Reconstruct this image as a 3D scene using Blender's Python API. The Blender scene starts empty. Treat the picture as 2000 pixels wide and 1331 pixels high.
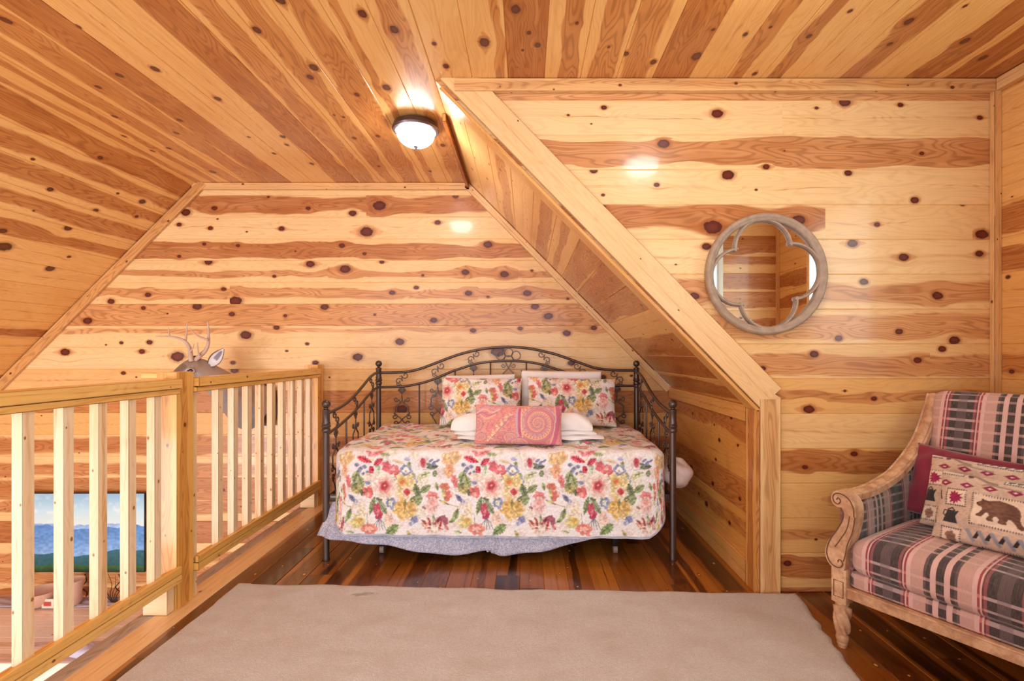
import bpy, bmesh, math, random
import numpy as np
from mathutils import Vector, Matrix

# ------------------------------------------------------------------ camera, world, exposure
SC = bpy.context.scene
COL = SC.collection
F = 993.0                      # focal length in pixels of the 2000 px frame
VPX, VPY, CH = 1027.0, 690.0, 1.2
cam_d = bpy.data.cameras.new('camera')
cam_d.sensor_width = 36.0
cam_d.lens = F / 2000.0 * 36.0
cam_d.shift_x = -(VPX - 1000.0) / 2000.0
cam_d.shift_y = (VPY - 665.5) / 2000.0
cam_d.clip_start = 0.02
cam = bpy.data.objects.new('camera', cam_d)
COL.objects.link(cam)
cam.location = (0, 0, CH)
cam.rotation_euler = (math.radians(90), 0, 0)
SC.camera = cam

SC.view_settings.view_transform = 'Standard'
SC.view_settings.look = 'None'
SC.view_settings.gamma = 1.0
SC.view_settings.use_curve_mapping = False
SC.view_settings.exposure = 0.56
SC.cycles.use_denoising = True
SC.cycles.max_bounces = 8
SC.cycles.diffuse_bounces = 4
SC.cycles.caustics_reflective = False
SC.cycles.caustics_refractive = False
SC.cycles.sample_clamp_indirect = 6.0

W = bpy.data.worlds.new('world')
SC.world = W
W.use_nodes = True
W.node_tree.nodes['Background'].inputs[0].default_value = (0.90, 0.95, 1.0, 1)
W.node_tree.nodes['Background'].inputs[1].default_value = 1.0

def area_light(name, loc, rot, sx, sy, power, color=(1, 1, 1), spread=180):
    d = bpy.data.lights.new(name, 'AREA')
    d.shape = 'RECTANGLE'; d.size = sx; d.size_y = sy
    d.energy = power; d.color = color; d.spread = math.radians(spread)
    o = bpy.data.objects.new(name, d); COL.objects.link(o)
    o.location = loc; o.rotation_euler = [math.radians(a) for a in rot]
    return o
# added broad fill light behind the camera; daylight through the window of the right wall and the low great-room window
area_light('fill_behind_camera', (-0.6, -1.15, 1.3), (90, 0, 0), 5.0, 2.3, 62, (0.97, 0.97, 1.0))
area_light('daylight_window_right', (2.33, 1.28, 1.75), (90, 0, 90), 0.75, 1.0, 9, (0.85, 1.0, 0.95))
area_light('daylight_great_room', (-4.45, -0.95, -0.35), (90, 0, 0), 1.5, 1.2, 62, (1.0, 0.93, 0.90))
LAMP_POWER = 34.0

rnd = random.Random(7)

# ------------------------------------------------------------------ colour and pixel helpers
def lin(c):
    out = []
    for v in c:
        v = v / 255.0
        out.append(v / 12.92 if v <= 0.04045 else ((v + 0.055) / 1.055) ** 2.4)
    return tuple(out)
def lin4(c): return lin(c) + (1.0,)
def np_lin(a):
    a = np.clip(a, 0, 1)
    return np.where(a <= 0.04045, a / 12.92, ((a + 0.055) / 1.055) ** 2.4)
def PX(px, Y): return (px - VPX) * Y / F
def PZ(py, Y): return CH - (py - VPY) * Y / F
def P3(px, py, Y): return Vector((PX(px, Y), Y, PZ(py, Y)))
def ray_plane(px, py, O, N):
    d = Vector(((px - VPX) / F, 1.0, -(py - VPY) / F)); c = Vector((0, 0, CH))
    t = (Vector(O) - c).dot(N) / d.dot(N)
    return c + d * t

# ------------------------------------------------------------------ node helpers
class NT:
    def __init__(s, name):
        s.m = bpy.data.materials.new(name); s.m.use_nodes = True
        s.t = s.m.node_tree; s.t.nodes.clear()
        s.out = s.t.nodes.new('ShaderNodeOutputMaterial')
        s.b = s.t.nodes.new('ShaderNodeBsdfPrincipled')
        s.t.links.new(s.b.outputs[0], s.out.inputs[0])
    def n(s, kind, **kw):
        nd = s.t.nodes.new(kind)
        for k, v in kw.items(): setattr(nd, k, v)
        return nd
    def put(s, sock, v):
        if hasattr(v, 'is_output') or isinstance(v, bpy.types.NodeSocket): s.t.links.new(v, sock)
        else: sock.default_value = v
    def math(s, op, a, b=None, c=None, clamp=False):
        nd = s.n('ShaderNodeMath', operation=op, use_clamp=clamp)
        s.put(nd.inputs[0], a)
        if b is not None: s.put(nd.inputs[1], b)
        if c is not None: s.put(nd.inputs[2], c)
        return nd.outputs[0]
    def xyz(s, x, y, z=0.0):
        nd = s.n('ShaderNodeCombineXYZ')
        s.put(nd.inputs[0], x); s.put(nd.inputs[1], y); s.put(nd.inputs[2], z)
        return nd.outputs[0]
    def sep(s, v):
        nd = s.n('ShaderNodeSeparateXYZ'); s.put(nd.inputs[0], v); return nd.outputs
    def noise(s, vec, scale, detail=2.0, rough=0.5, dist=0.0):
        nd = s.n('ShaderNodeTexNoise'); s.put(nd.inputs['Vector'], vec)
        nd.inputs['Scale'].default_value = scale; nd.inputs['Detail'].default_value = detail
        nd.inputs['Roughness'].default_value = rough; nd.inputs['Distortion'].default_value = dist
        return nd.outputs['Fac']
    def smooth(s, v, lo, hi, a=0.0, b=1.0):
        nd = s.n('ShaderNodeMapRange', interpolation_type='SMOOTHSTEP')
        s.put(nd.inputs['Value'], v); s.put(nd.inputs['From Min'], lo); s.put(nd.inputs['From Max'], hi)
        nd.inputs['To Min'].default_value = a; nd.inputs['To Max'].default_value = b
        return nd.outputs[0]
    def mix(s, f, a, b, blend='MIX'):
        nd = s.n('ShaderNodeMix', data_type='RGBA', blend_type=blend)
        s.put(nd.inputs[0], f)
        for sock, v in ((nd.inputs[6], a), (nd.inputs[7], b)):
            if isinstance(v, tuple): sock.default_value = v if len(v) == 4 else v + (1.0,)
            else: s.put(sock, v)
        return nd.outputs[2]
    def attr(s, name, kind='GEOMETRY'):
        nd = s.n('ShaderNodeAttribute', attribute_name=name, attribute_type=kind); return nd
    def bump(s, h, strength, dist):
        nd = s.n('ShaderNodeBump'); nd.inputs['Strength'].default_value = strength
        nd.inputs['Distance'].default_value = dist; s.put(nd.inputs['Height'], h)
        s.t.links.new(nd.outputs[0], s.b.inputs['Normal'])
    def set(s, **kw):
        for k, v in kw.items():
            s.put(s.b.inputs[k.replace('_', ' ')], v)
        return s.m

def plain(name, c, rough=0.5, metal=0.0, coat=0.0, nscale=0, namp=0.0, bump=0.0, bscale=200):
    t = NT(name)
    base = lin4(c)
    if nscale:
        tc = t.n('ShaderNodeTexCoord').outputs['Object']
        f = t.noise(tc, nscale, 3.0)
        dark = tuple(v * (1 - namp) for v in base[:3]) + (1,); lite = tuple(min(1, v * (1 + namp)) for v in base[:3]) + (1,)
        base = t.mix(f, dark, lite)
    t.set(Base_Color=base, Roughness=rough, Metallic=metal, Coat_Weight=coat)
    if bump:
        tc = t.n('ShaderNodeTexCoord').outputs['Object']
        t.bump(t.noise(tc, bscale, 2.0), bump, 0.004)
    return t.m

# ------------------------------------------------------------------ knotty wood, driven by per-board mesh attributes
def wood(name, sap1, sap2, heart1, heart2, knot, rough=0.32, coat=0.5, coat_rough=0.1, ring=1.0, spec=.5):
    t = NT(name)
    bd = t.sep(t.n('ShaderNodeUVMap', uv_map='bd').outputs[0]); kn = t.sep(t.n('ShaderNodeUVMap', uv_map='kn').outputs[0])
    pa = t.sep(t.attr('pa').outputs['Vector']); pb = t.sep(t.attr('pb').outputs['Vector'])
    u, v = bd[0], bd[1]; du, dv = kn[0], kn[1]
    tone, hc, hw = pa[0], pa[1], pa[2]; kr, seed, ht = pb[0], pb[1], pb[2]
    so = t.math('MULTIPLY', seed, 37.7)
    # grain bends around the knot
    a = t.math('DIVIDE', du, t.math('MULTIPLY', kr, 3.2)); a = t.math('MULTIPLY', a, a)
    b = t.math('DIVIDE', dv, t.math('MULTIPLY', kr, 2.4)); b = t.math('MULTIPLY', b, b)
    fall = t.math('POWER', 2.718, t.math('MULTIPLY', t.math('ADD', a, b), -1.0))
    vb = t.math('SUBTRACT', v, t.math('MULTIPLY', t.math('MULTIPLY', dv, fall), 0.85))
    # low-frequency wobble
    w1 = t.math('SUBTRACT', t.noise(t.xyz(t.math('MULTIPLY', u, 1.3), so), 1.0, 2.0), 0.5)
    w2 = t.math('SUBTRACT', t.noise(t.xyz(t.math('MULTIPLY', u, 1.7), t.math('ADD', so, 9.0)), 1.0, 2.0), 0.5)
    w3 = t.math('SUBTRACT', t.noise(t.xyz(t.math('MULTIPLY', u, 5.0), t.math('MULTIPLY', v, 70.0), so), 1.0, 3.0), 0.5)
    dist = t.math('ABSOLUTE', t.math('SUBTRACT', t.math('ADD', vb, t.math('MULTIPLY', w1, 0.075)), hc))
    dist = t.math('ADD', dist, t.math('MULTIPLY', w3, 0.022))
    es = t.math('ADD', 0.0015, t.math('MULTIPLY', t.math('FRACT', t.math('MULTIPLY', seed, 17.3)), 0.011))
    edge = t.math('ADD', hw, t.math('MULTIPLY', t.math('MULTIPLY', w2, 0.11), t.math('MULTIPLY', hw, 14.0, clamp=True)))
    heart = t.math('SUBTRACT', 1.0, t.smooth(dist, t.math('SUBTRACT', edge, es), t.math('ADD', edge, es)))
    # growth rings: contour lines of a stretched noise
    rn = t.noise(t.xyz(t.math('MULTIPLY', u, 1.6), t.math('MULTIPLY', vb, 11.0), so), 1.0, 1.5)
    ringv = t.math('FRACT', t.math('MULTIPLY', rn, 17.0))
    ringl = t.math('SUBTRACT', 1.0, t.smooth(t.math('ABSOLUTE', t.math('SUBTRACT', ringv, 0.5)), 0.03, 0.30))
    fine = t.noise(t.xyz(t.math('MULTIPLY', u, 2.5), t.math('MULTIPLY', vb, 240.0), so), 1.0, 2.0)
    blot = t.noise(t.xyz(t.math('MULTIPLY', u, 3.0), t.math('MULTIPLY', v, 12.0), so), 1.0, 3.0)
    sap = t.mix(t.math('ADD', tone, t.math('MULTIPLY', t.math('SUBTRACT', blot, 0.5), 0.7), clamp=True), lin4(sap1), lin4(sap2))
    hea = t.mix(t.math('ADD', ht, t.math('MULTIPLY', t.math('SUBTRACT', blot, 0.5), 1.1), clamp=True), lin4(heart1), lin4(heart2))
    streak = t.noise(t.xyz(t.math('MULTIPLY', u, 0.9), t.math('MULTIPLY', vb, 42.0), so), 1.0, 3.0)
    hs = t.math('ADD', 0.70, t.math('MULTIPLY', ht, 0.30))
    hs = t.math('MULTIPLY', hs, t.smooth(streak, 0.2, 0.55, 0.72, 1.0))
    c = t.mix(t.math('MULTIPLY', heart, hs), sap, hea)
    c = t.mix(t.smooth(streak, 0.5, 0.85, 0.0, 0.4), c, hea)
    dark = t.math('MULTIPLY', t.math('ADD', t.math('MULTIPLY', heart, 0.28), 0.10), t.math('MULTIPLY', ringl, ring))
    dark = t.math('ADD', dark, t.math('MULTIPLY', t.math('SUBTRACT', fine, 0.42), 0.18), clamp=True)
    c = t.mix(dark, c, lin4((heart2[0] * .72, heart2[1] * .62, heart2[2] * .5)))
    # knot: halo, long feather, core
    kn2 = t.math('SUBTRACT', t.noise(t.xyz(t.math('MULTIPLY', du, 40.0), t.math('MULTIPLY', dv, 40.0), so), 1.0, 2.0), 0.5)
    ang = t.math('MULTIPLY', t.math('SUBTRACT', t.math('FRACT', t.math('MULTIPLY', seed, 91.7)), 0.5), 1.1)
    dur = t.math('ADD', du, t.math('MULTIPLY', dv, ang)); dvr = t.math('SUBTRACT', dv, t.math('MULTIPLY', du, t.math('MULTIPLY', ang, 0.5)))
    e = t.math('SQRT', t.math('ADD', t.math('POWER', t.math('DIVIDE', t.math('ABSOLUTE', dur), t.math('MULTIPLY', kr, 1.2)), 2.0),
                              t.math('POWER', t.math('DIVIDE', t.math('ABSOLUTE', dvr), t.math('MULTIPLY', kr, 0.85)), 2.0)))
    e = t.math('ADD', e, t.math('MULTIPLY', kn2, 0.45))
    fe = t.math('ADD', t.math('POWER', t.math('DIVIDE', t.math('ABSOLUTE', du), t.math('MULTIPLY', kr, 3.6)), 1.2),
                t.math('POWER', t.math('DIVIDE', t.math('ABSOLUTE', dv), t.math('MULTIPLY', kr, 1.25)), 1.2))
    fe = t.math('ADD', fe, t.math('MULTIPLY', kn2, 0.7))
    feather = t.math('MULTIPLY', t.math('SUBTRACT', 1.0, t.smooth(fe, 0.62, 0.98)),
                     t.smooth(t.math('FRACT', t.math('MULTIPLY', seed, 53.3)), 0.45, 0.6))
    c = t.mix(t.math('MULTIPLY', feather, 0.62), c, hea)
    halo = t.math('SUBTRACT', 1.0, t.smooth(e, 0.95, 1.75))
    c = t.mix(t.math('MULTIPLY', halo, 0.55), c, lin4((heart2[0] * .9, heart2[1] * .8, heart2[2] * .6)))
    core = t.math('SUBTRACT', 1.0, t.smooth(e, 0.86, 1.04))
    er = t.math('FRACT', t.math('MULTIPLY', e, 3.1))
    kc = t.mix(t.smooth(e, 0.2, 0.95), lin4((min(255, knot[0] * 1.4), min(255, knot[1] * 1.4), min(255, knot[2] * 1.4))), lin4(knot))
    kc = t.mix(t.math('MULTIPLY', t.smooth(er, 0.6, 0.9), 0.25), kc, lin4((knot[0] * .5, knot[1] * .5, knot[2] * .5)))
    c = t.mix(core, c, kc)
    t.set(Base_Color=c, Roughness=rough, Coat_Weight=coat, Coat_Roughness=coat_rough, Specular_IOR_Level=spec)
    t.bump(t.math('ADD', t.math('MULTIPLY', rn, 0.6), t.math('MULTIPLY', fine, 0.15)), 0.22, 0.004)
    return t.m

PINE = wood('knotty_pine', (243, 207, 152), (230, 176, 108), (216, 148, 92), (170, 96, 46), (80, 32, 22), coat=.28, spec=.28)
PINE_AMBER = wood('amber_pine', (238, 190, 122), (222, 158, 80), (206, 134, 68), (156, 80, 30), (74, 30, 16), coat=.32, spec=.28)
TRIM = wood('pine_trim', (238, 196, 140), (226, 170, 104), (216, 158, 98), (184, 118, 60), (80, 38, 20), rough=0.4, coat=0.3)
RAILW = wood('rail_pine', (242, 198, 116), (232, 172, 80), (222, 158, 72), (196, 120, 42), (96, 52, 22), rough=0.38, coat=0.3)
BALW = wood('baluster_pine', (243, 222, 190), (234, 198, 142), (232, 190, 136), (214, 160, 96), (128, 78, 46), rough=0.5, coat=0.1, ring=0.6)
FLOORW = wood('dark_stained_floor', (182, 112, 40), (124, 66, 20), (96, 46, 14), (54, 24, 8), (196, 134, 62), rough=0.3, coat=0.5, coat_rough=0.14)
WEATH = wood('weathered_board', (206, 192, 182), (178, 162, 152), (184, 166, 154), (156, 138, 126), (96, 78, 68), rough=0.6, coat=0.05)
LEDGEW = wood('pale_plank', (250, 234, 224), (242, 210, 190), (236, 198, 176), (218, 170, 144), (140, 96, 76), rough=0.3, coat=0.4)

class WB:
    """collects wooden faces with board attributes, builds ONE mesh"""
    def __init__(s): s.v = []; s.f = []; s.bd = []; s.kn = []; s.pa = []; s.pb = []
    def quad(s, pts, bd, kn, pa, pb):
        i = len(s.v); s.v += [tuple(p) for p in pts]; s.f.append(tuple(range(i, i + len(pts))))
        s.bd += bd; s.kn += kn; s.pa.append(pa); s.pb.append(pb)
    def strip(s, O, U, V, N, v0, v1, a0, a1, b0, b1, spec, knots=(), g=0.0035, d=0.004):
        """board between v0..v1; u from a0 (at v0)/a1 (at v1) to b0/b1"""
        tone, hc, hw, ht = spec; vc = (v0 + v1) / 2
        ks = sorted(knots); lo, hi = max(a0, a1), min(b0, b1)
        keep = []
        for k in ks:
            if keep and k[0] - keep[-1][0] < 2.2 * (k[2] + keep[-1][2]) * 0.62: continue
            keep.append(k)
        if not keep: keep = [((a0 + b0) / 2, v1 + 3.0, 0.001)]
        cuts = [None] + [(keep[i][0] + keep[i + 1][0]) / 2 for i in range(len(keep) - 1)] + [None]
        lays = [(v0, -d), (v0 + g, 0.0), (v1 - g, 0.0), (v1, -d)] if g > 0 else [(v0, 0.0), (v1, 0.0)]
        seed = rnd.random()
        def uat(ci, v):
            if ci == 0: return a0 + (a1 - a0) * (v - v0) / (v1 - v0)
            if ci == len(cuts) - 1: return b0 + (b1 - b0) * (v - v0) / (v1 - v0)
            c = cuts[ci]
            return min(max(c, uat(0, v)), uat(len(cuts) - 1, v))
        for ci in range(len(cuts) - 1):
            k = keep[ci]
            for li in range(len(lays) - 1):
                (va, da), (vb_, db) = lays[li], lays[li + 1]
                q = [(uat(ci, va), va, da), (uat(ci + 1, va), va, da), (uat(ci + 1, vb_), vb_, db), (uat(ci, vb_), vb_, db)]
                if abs(q[0][0] - q[1][0]) < 1e-6 and abs(q[2][0] - q[3][0]) < 1e-6: continue
                s.quad([O + U * x + V * y + N * z for x, y, z in q], [(x, y - vc) for x, y, z in q],
                       [(x - k[0], y - k[1]) for x, y, z in q], (tone, hc, hw), (k[2], seed, ht))
    def rknots(s, lo, hi, v0, v1, gap=0.4, rmin=0.004, rmax=0.013):
        out = []; u = lo + rnd.random() * gap
        while u < hi:
            r = rmin + (rmax - rmin) * rnd.random() ** 2
            out.append((u, v0 + r + (v1 - v0 - 2 * r) * rnd.random(), r)); u += gap * (0.35 + 1.3 * rnd.random())
        return out
    def beam(s, p0, p1, A, ha, hb, spec=None, gap=0.6, knots=True, rmax=0.01):
        """box from p0 to p1; A = direction of width (half ha), other direction half hb"""
        p0, p1 = Vector(p0), Vector(p1); U = (p1 - p0).normalized(); L = (p1 - p0).length
        A = Vector(A); A = (A - U * A.dot(U)).normalized(); B = U.cross(A).normalized()
        for (V, N, hv, hn) in ((A, B, ha, hb), (A, -B, ha, hb), (B, A, hb, ha), (B, -A, hb, ha)):
            sp = spec or (rnd.random() * .6, (rnd.random() - .5) * hv, rnd.choice([0, 0, hv * .5]), rnd.random() * .6)
            kk = s.rknots(0.05, L - 0.05, -hv, hv, gap, 0.003, min(rmax, hv * .6)) if knots and L > 0.3 and hv > 0.012 else ()
            c = min(0.0025, hv * .25)
            Vv = V if U.cross(V).dot(N) > 0 else -V
            s.strip(p0 + N * hn, U, Vv, N, -hv, hv, 0, 0, L, L, sp, kk, c, c)
        for (P, N) in ((p0, -U), (p1, U)):
            q = [P + A * (ha - .002) * i + B * (hb - .002) * j for i, j in ((1, 1), (-1, 1), (-1, -1), (1, -1))]
            n = (q[1] - q[0]).cross(q[2] - q[1])
            if n.dot(N) < 0: q.reverse()
            s.quad(q, [(0.0, 0.01 * i) for i in range(4)], [(1.0, 1.0)] * 4, (.5, 0.0, .0), (.001, rnd.random(), .4))
        return s
    def build(s, name, mat, parent=None, kind=None):
        m = bpy.data.meshes.new(name); m.from_pydata(s.v, [], s.f)
        for nm, data in (('bd', s.bd), ('kn', s.kn)):
            l = m.uv_layers.new(name=nm); l.data.foreach_set('uv', np.array(data, dtype=np.float32).ravel())
        for nm, data in (('pa', s.pa), ('pb', s.pb)):
            a = m.attributes.new(nm, 'FLOAT_VECTOR', 'FACE'); a.data.foreach_set('vector', np.array(data, dtype=np.float32).ravel())
        m.materials.append(mat); m.update()
        o = bpy.data.objects.new(name, m); COL.objects.link(o)
        if parent: o.parent = parent
        if kind: o['kind'] = kind
        return o

# ------------------------------------------------------------------ general mesh helpers
class MB:
    def __init__(s): s.v = []; s.f = []; s.uv = {}
    def add(s, vs, fs):
        i = len(s.v); s.v += [tuple(v) for v in vs]; s.f += [tuple(i + k for k in f) for f in fs]; return s
    def box(s, c, h, rot=None, bev=0.0):
        bm = bmesh.new(); bmesh.ops.create_cube(bm, size=2.0)
        for v in bm.verts: v.co = Vector((v.co.x * h[0], v.co.y * h[1], v.co.z * h[2]))
        if bev: bmesh.ops.bevel(bm, geom=list(bm.edges), offset=bev, segments=2, affect='EDGES', profile=.5)
        M = Matrix.Translation(Vector(c)) @ (rot.to_4x4() if rot else Matrix())
        bm.verts.index_update()
        s.add([M @ v.co for v in bm.verts], [[v.index for v in f.verts] for f in bm.faces]); bm.free(); return s
    def tube(s, pts, r, n=8, closed=False, cap=True):
        pts = [Vector(p) for p in pts]; m = len(pts)
        rs = r if isinstance(r, (list, tuple)) else [r] * m
        prev = None; vs = []
        for i in range(m):
            if closed: t = pts[(i + 1) % m] - pts[i - 1]
            else: t = pts[min(i + 1, m - 1)] - pts[max(i - 1, 0)]
            if t.length < 1e-9: t = Vector((0, 0, 1))
            t.normalize()
            if prev is None:
                a = Vector((0, 0, 1)) if abs(t.z) < .9 else Vector((1, 0, 0))
                prev = (a - t * a.dot(t)).normalized()
            else: prev = (prev - t * prev.dot(t)).normalized()
            b = t.cross(prev)
            for k in range(n):
                an = 2 * math.pi * k / n
                vs.append(pts[i] + prev * (math.cos(an) * rs[i]) + b * (math.sin(an) * rs[i]))
        fs = []
        for i in range(m if closed else m - 1):
            j = (i + 1) % m
            for k in range(n):
                k2 = (k + 1) % n
                fs.append((i * n + k, i * n + k2, j * n + k2, j * n + k))
        if cap and not closed:
            fs.append(tuple(range(n - 1, -1, -1))); fs.append(tuple((m - 1) * n + k for k in range(n)))
        return s.add(vs, fs)
    def lathe(s, c, prof, n=20, axis='z'):
        """prof: (radius, height) list"""
        vs = []; fs = []
        for (r, h) in prof:
            for k in range(n):
                a = 2 * math.pi * k / n
                p = Vector((r * math.cos(a), r * math.sin(a), h))
                if axis == 'y': p = Vector((p.x, p.z, p.y))
                vs.append(Vector(c) + p)
        for i in range(len(prof) - 1):
            for k in range(n):
                k2 = (k + 1) % n
                q = (i * n + k, i * n + k2, (i + 1) * n + k2, (i + 1) * n + k)
                fs.append(q if axis == 'z' else q[::-1])
        return s.add(vs, fs)
    def ball(s, c, r, n=14):
        prof = [(max(1e-4, r * math.sin(math.pi * i / 9)), -r * math.cos(math.pi * i / 9)) for i in range(10)]
        return s.lathe(c, prof, n)
    def prism(s, pts2, P, th):
        """outline pts2 [(a,b)], P(a,b,d)->point, thickness th along d"""
        n = len(pts2)
        vs = [P(a, b, 0) for a, b in pts2] + [P(a, b, th) for a, b in pts2]
        fs = [tuple(range(n)), tuple(range(2 * n - 1, n - 1, -1))]
        fs += [(i, n + i, n + (i + 1) % n, (i + 1) % n) for i in range(n)]
        return s.add(vs, fs)
    def build(s, name, mat, parent=None, smooth=True, uvf=None, angle=40):
        m = bpy.data.meshes.new(name); m.from_pydata(s.v, [], s.f); m.materials.append(mat)
        bm = bmesh.new(); bm.from_mesh(m); bmesh.ops.recalc_face_normals(bm, faces=list(bm.faces)); bm.to_mesh(m); bm.free()
        if uvf:
            l = m.uv_layers.new(name='fab')
            for lp in m.loops: l.data[lp.index].uv = uvf(m.vertices[lp.vertex_index].co)
        if smooth:
            for p in m.polygons: p.use_smooth = True
            m.set_sharp_from_angle(angle=math.radians(angle))
        o = bpy.data.objects.new(name, m); COL.objects.link(o)
        if parent: o.parent = parent
        return o

def thing(name, label, cat, loc=(0, 0, 0), rz=0, group=None):
    o = bpy.data.objects.new(name, None); COL.objects.link(o); o.empty_display_size = .05
    o.location = loc; o.rotation_euler = (0, 0, rz); o['label'] = label; o['category'] = cat
    if group: o['group'] = group
    return o
def tag(o, label, cat, group=None):
    o['label'] = label; o['category'] = cat
    if group: o['group'] = group
    return o
def rebase(root):
    """children were built in world space: move them into the root's frame"""
    bpy.context.view_layer.update()
    inv = root.matrix_world.inverted()
    for ch in root.children:
        ch.data.transform(inv) if ch.type == 'MESH' else None
        for g in ch.children:
            if g.type == 'MESH': g.data.transform(inv)
def catmull(pts, n=8, closed=False):
    P = [Vector(p) for p in pts]; out = []; m = len(P)
    for i in range(m if closed else m - 1):
        if closed: a, b, c, d = P[i - 1], P[i], P[(i + 1) % m], P[(i + 2) % m]
        else: a, b, c, d = P[max(i - 1, 0)], P[i], P[i + 1], P[min(i + 2, m - 1)]
        for k in range(n):
            t = k / n
            out.append(0.5 * ((2 * b) + (c - a) * t + (2 * a - 5 * b + 4 * c - d) * t * t + (3 * b - a - 3 * c + d) * t ** 3))
    if not closed: out.append(P[-1])
    return out

# ------------------------------------------------------------------ room shell
ZC = 2.567; YB = 4.09; YR = 2.55; XR = 2.36; XCL = -2.644; XCR = -0.4545; XK = 1.163; ZK = 0.925
KS = (1.163 + 0.4545) / (2.567 - 0.925)
YN = -1.2                      # open side behind the camera
PIT = 0.175; Z0 = 2.295
X3, Y3, Z3 = Vector((1, 0, 0)), Vector((0, 1, 0)), Vector((0, 0, 1))

def place_knots(pl, O, U, V, N, rows_of, grow=1.0):
    """pixel knots -> {row: [(u,v,r)]}"""
    out = {}
    for px, py, r in pl:
        p = ray_plane(px, py, O, N) - O
        Yd = (O + p).y
        u, v = p.dot(U), p.dot(V)
        out.setdefault(rows_of(v), []).append((u, v, r * Yd / F * grow * .87))
    return out

def wall_rows(name, O, U, N, kmin, kmax, ulo, uhi, specs, knots, rk_rows=(), mat=PINE, zclamp=(None, None), joints={}, rk_all=0):
    wb = WB(); K = place_knots(knots, O, U, Z3, N, lambda v: int(math.floor((Z0 + PIT - (v + O.z)) / PIT)))
    for k in range(kmin, kmax + 1):
        z1 = Z0 + PIT - PIT * k; z0 = z1 - PIT
        if zclamp[0] is not None: z0 = max(z0, zclamp[0])
        if zclamp[1] is not None: z1 = min(z1, zclamp[1])
        if z1 - z0 < .01: continue
        sp = specs.get(k) or (rnd.random() * .7, (rnd.random() - .5) * .1, rnd.choice([0, .03, .06, .1]), rnd.random() * .8)
        a0, a1, b0, b1 = ulo(z0), ulo(z1), uhi(z0), uhi(z1)
        kn = [q for q in K.get(k, [])]
        if k in rk_rows or rk_all: kn += wb.rknots(min(a0, a1), max(b0, b1), z0 - O.z, z1 - O.z, .45)
        js = joints.get(k)
        V0, V1 = z0 - O.z, z1 - O.z
        if js is None: wb.strip(O, U, Z3, N, V0, V1, a0, a1, b0, b1, sp, kn)
        else:
            uj, sp2 = js
            wb.strip(O, U, Z3, N, V0, V1, a0, a1, uj, uj, sp, [q for q in kn if q[0] < uj])
            wb.strip(O, U, Z3, N, V0, V1, uj, uj, b0, b1, sp2, [q for q in kn if q[0] >= uj])
    return wb.build(name, mat, kind='structure')

# back wall (alcove and great room beyond the railing)
bk_knots = [(363,415,10),(419,407,6),(602,407,5),(524,385,3),(689,417,8),(741,402,13),(890,384,6),(422,396,2),
 (350,439,5),(411,446,5),(550,447,6),(482,453,2),(425,428,2),(716,453,13),(855,435,6),
 (350,501,4),(399,477,4),(465,480,4),(668,480,6),(712,496,4),(577,491,2),(953,478,9),
 (407,512,8),(606,516,9),(674,526,11),(536,540,4),(909,532,8),(985,536,9),(1039,529,3),(746,512,5),(826,538,3),
 (289,576,6),(217,589,7),(437,565,5),(460,588,12),(766,572,6),(915,573,7),(1030,573,8),(813,562,5),(953,580,3),(1109,584,3),
 (171,627,9),(280,602,5),(385,599,9),(453,614,6),(557,617,4),(634,600,8),(847,626,7),(1071,618,9),(1045,599,8),(327,613,2),(732,615,3),
 (292,669,6),(237,670,4),(480,655,11),(540,640,6),(600,672,4),(781,668,9),(924,646,6),(1016,642,5),(1107,651,8),(1160,641,6),(207,674,2),
 (127,688,9),(277,687,6),(347,697,13),(455,709,5),(616,709,6),(699,698,10),(973,687,14),(1116,710,7),(560,686,3),
 (241,729,5),(458,724,8),(1178,737,6),(1060,735,4),(785,800,12),(266,737,2)]
bk_specs = {-1:(.2,0,0,0), 0:(.3,.012,.07,.75),1:(.05,0,0,0),2:(.3,-.01,.062,.75),3:(.25,-.015,.028,.35),4:(.35,0,.035,.3),5:(.45,0,.11,.25),
 6:(.2,.05,.02,.1),7:(.1,0,0,0),8:(.75,0,.0,.3),9:(1.1,0,.12,.6),10:(1,0,0,.2),11:(.5,0,.07,.7),12:(.4,-.02,.05,.6),13:(.5,0,.1,.7),14:(.3,.03,.05,.6),
 15:(.6,0,.11,.8),16:(.3,-.03,.04,.5),17:(.4,0,.06,.4),18:(.4,0,.08,.8),19:(.3,0,.03,.4)}
def bk_lo(z): return (XCL - (ZC - z)) if z > -1.3 else XCL - (ZC + 1.3)
def bk_hi(z): return (XCR + (ZC - z) * KS) if z > ZK else XK
wall_rows('wall_back', Vector((0, YB, 0)), X3, -Y3, -1, 27, bk_lo, bk_hi, bk_specs, bk_knots, rk_rows=range(8, 28), zclamp=(-2.42, ZC), joints={7: (PX(314, YB), (.15, 0, 0, 0))})

# right wall facing the camera
rw_knots = [(1180,210,6),(1401,222,12),(1155,242,2),(1595,211,4),(1650,200,12),(1759,205,6),(1914,230,6),(1110,225,3),
 (1070,316,9),(1296,281,12),(1496,326,7),(1532,295,2),(1800,300,5),
 (1160,333,8),(1283,361,6),(1422,342,13),(1477,371,3),(1178,381,4),(1657,338,8),(1787,391,9),
 (1172,408,13),(1392,444,18),(1713,439,6),(1918,458,13),(1560,430,13),
 (1380,482,9),(1665,476,10),(1765,503,10),(1913,496,8),(1320,517,2),
 (1356,579,10),(1687,551,9),(1831,578,11),
 (1396,634,8),(1638,661,8),(1756,648,8),(1864,665,11),
 (1490,720,6),(1590,692,9),(1792,704,8),(1840,682,8),
 (1580,800,11),(1707,779,6),(1650,764,3),
 (1572,913,6),(1668,887,7),(1638,975,14),(1594,1054,3),(1538,1101,8),(1880,400,4)]
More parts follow.
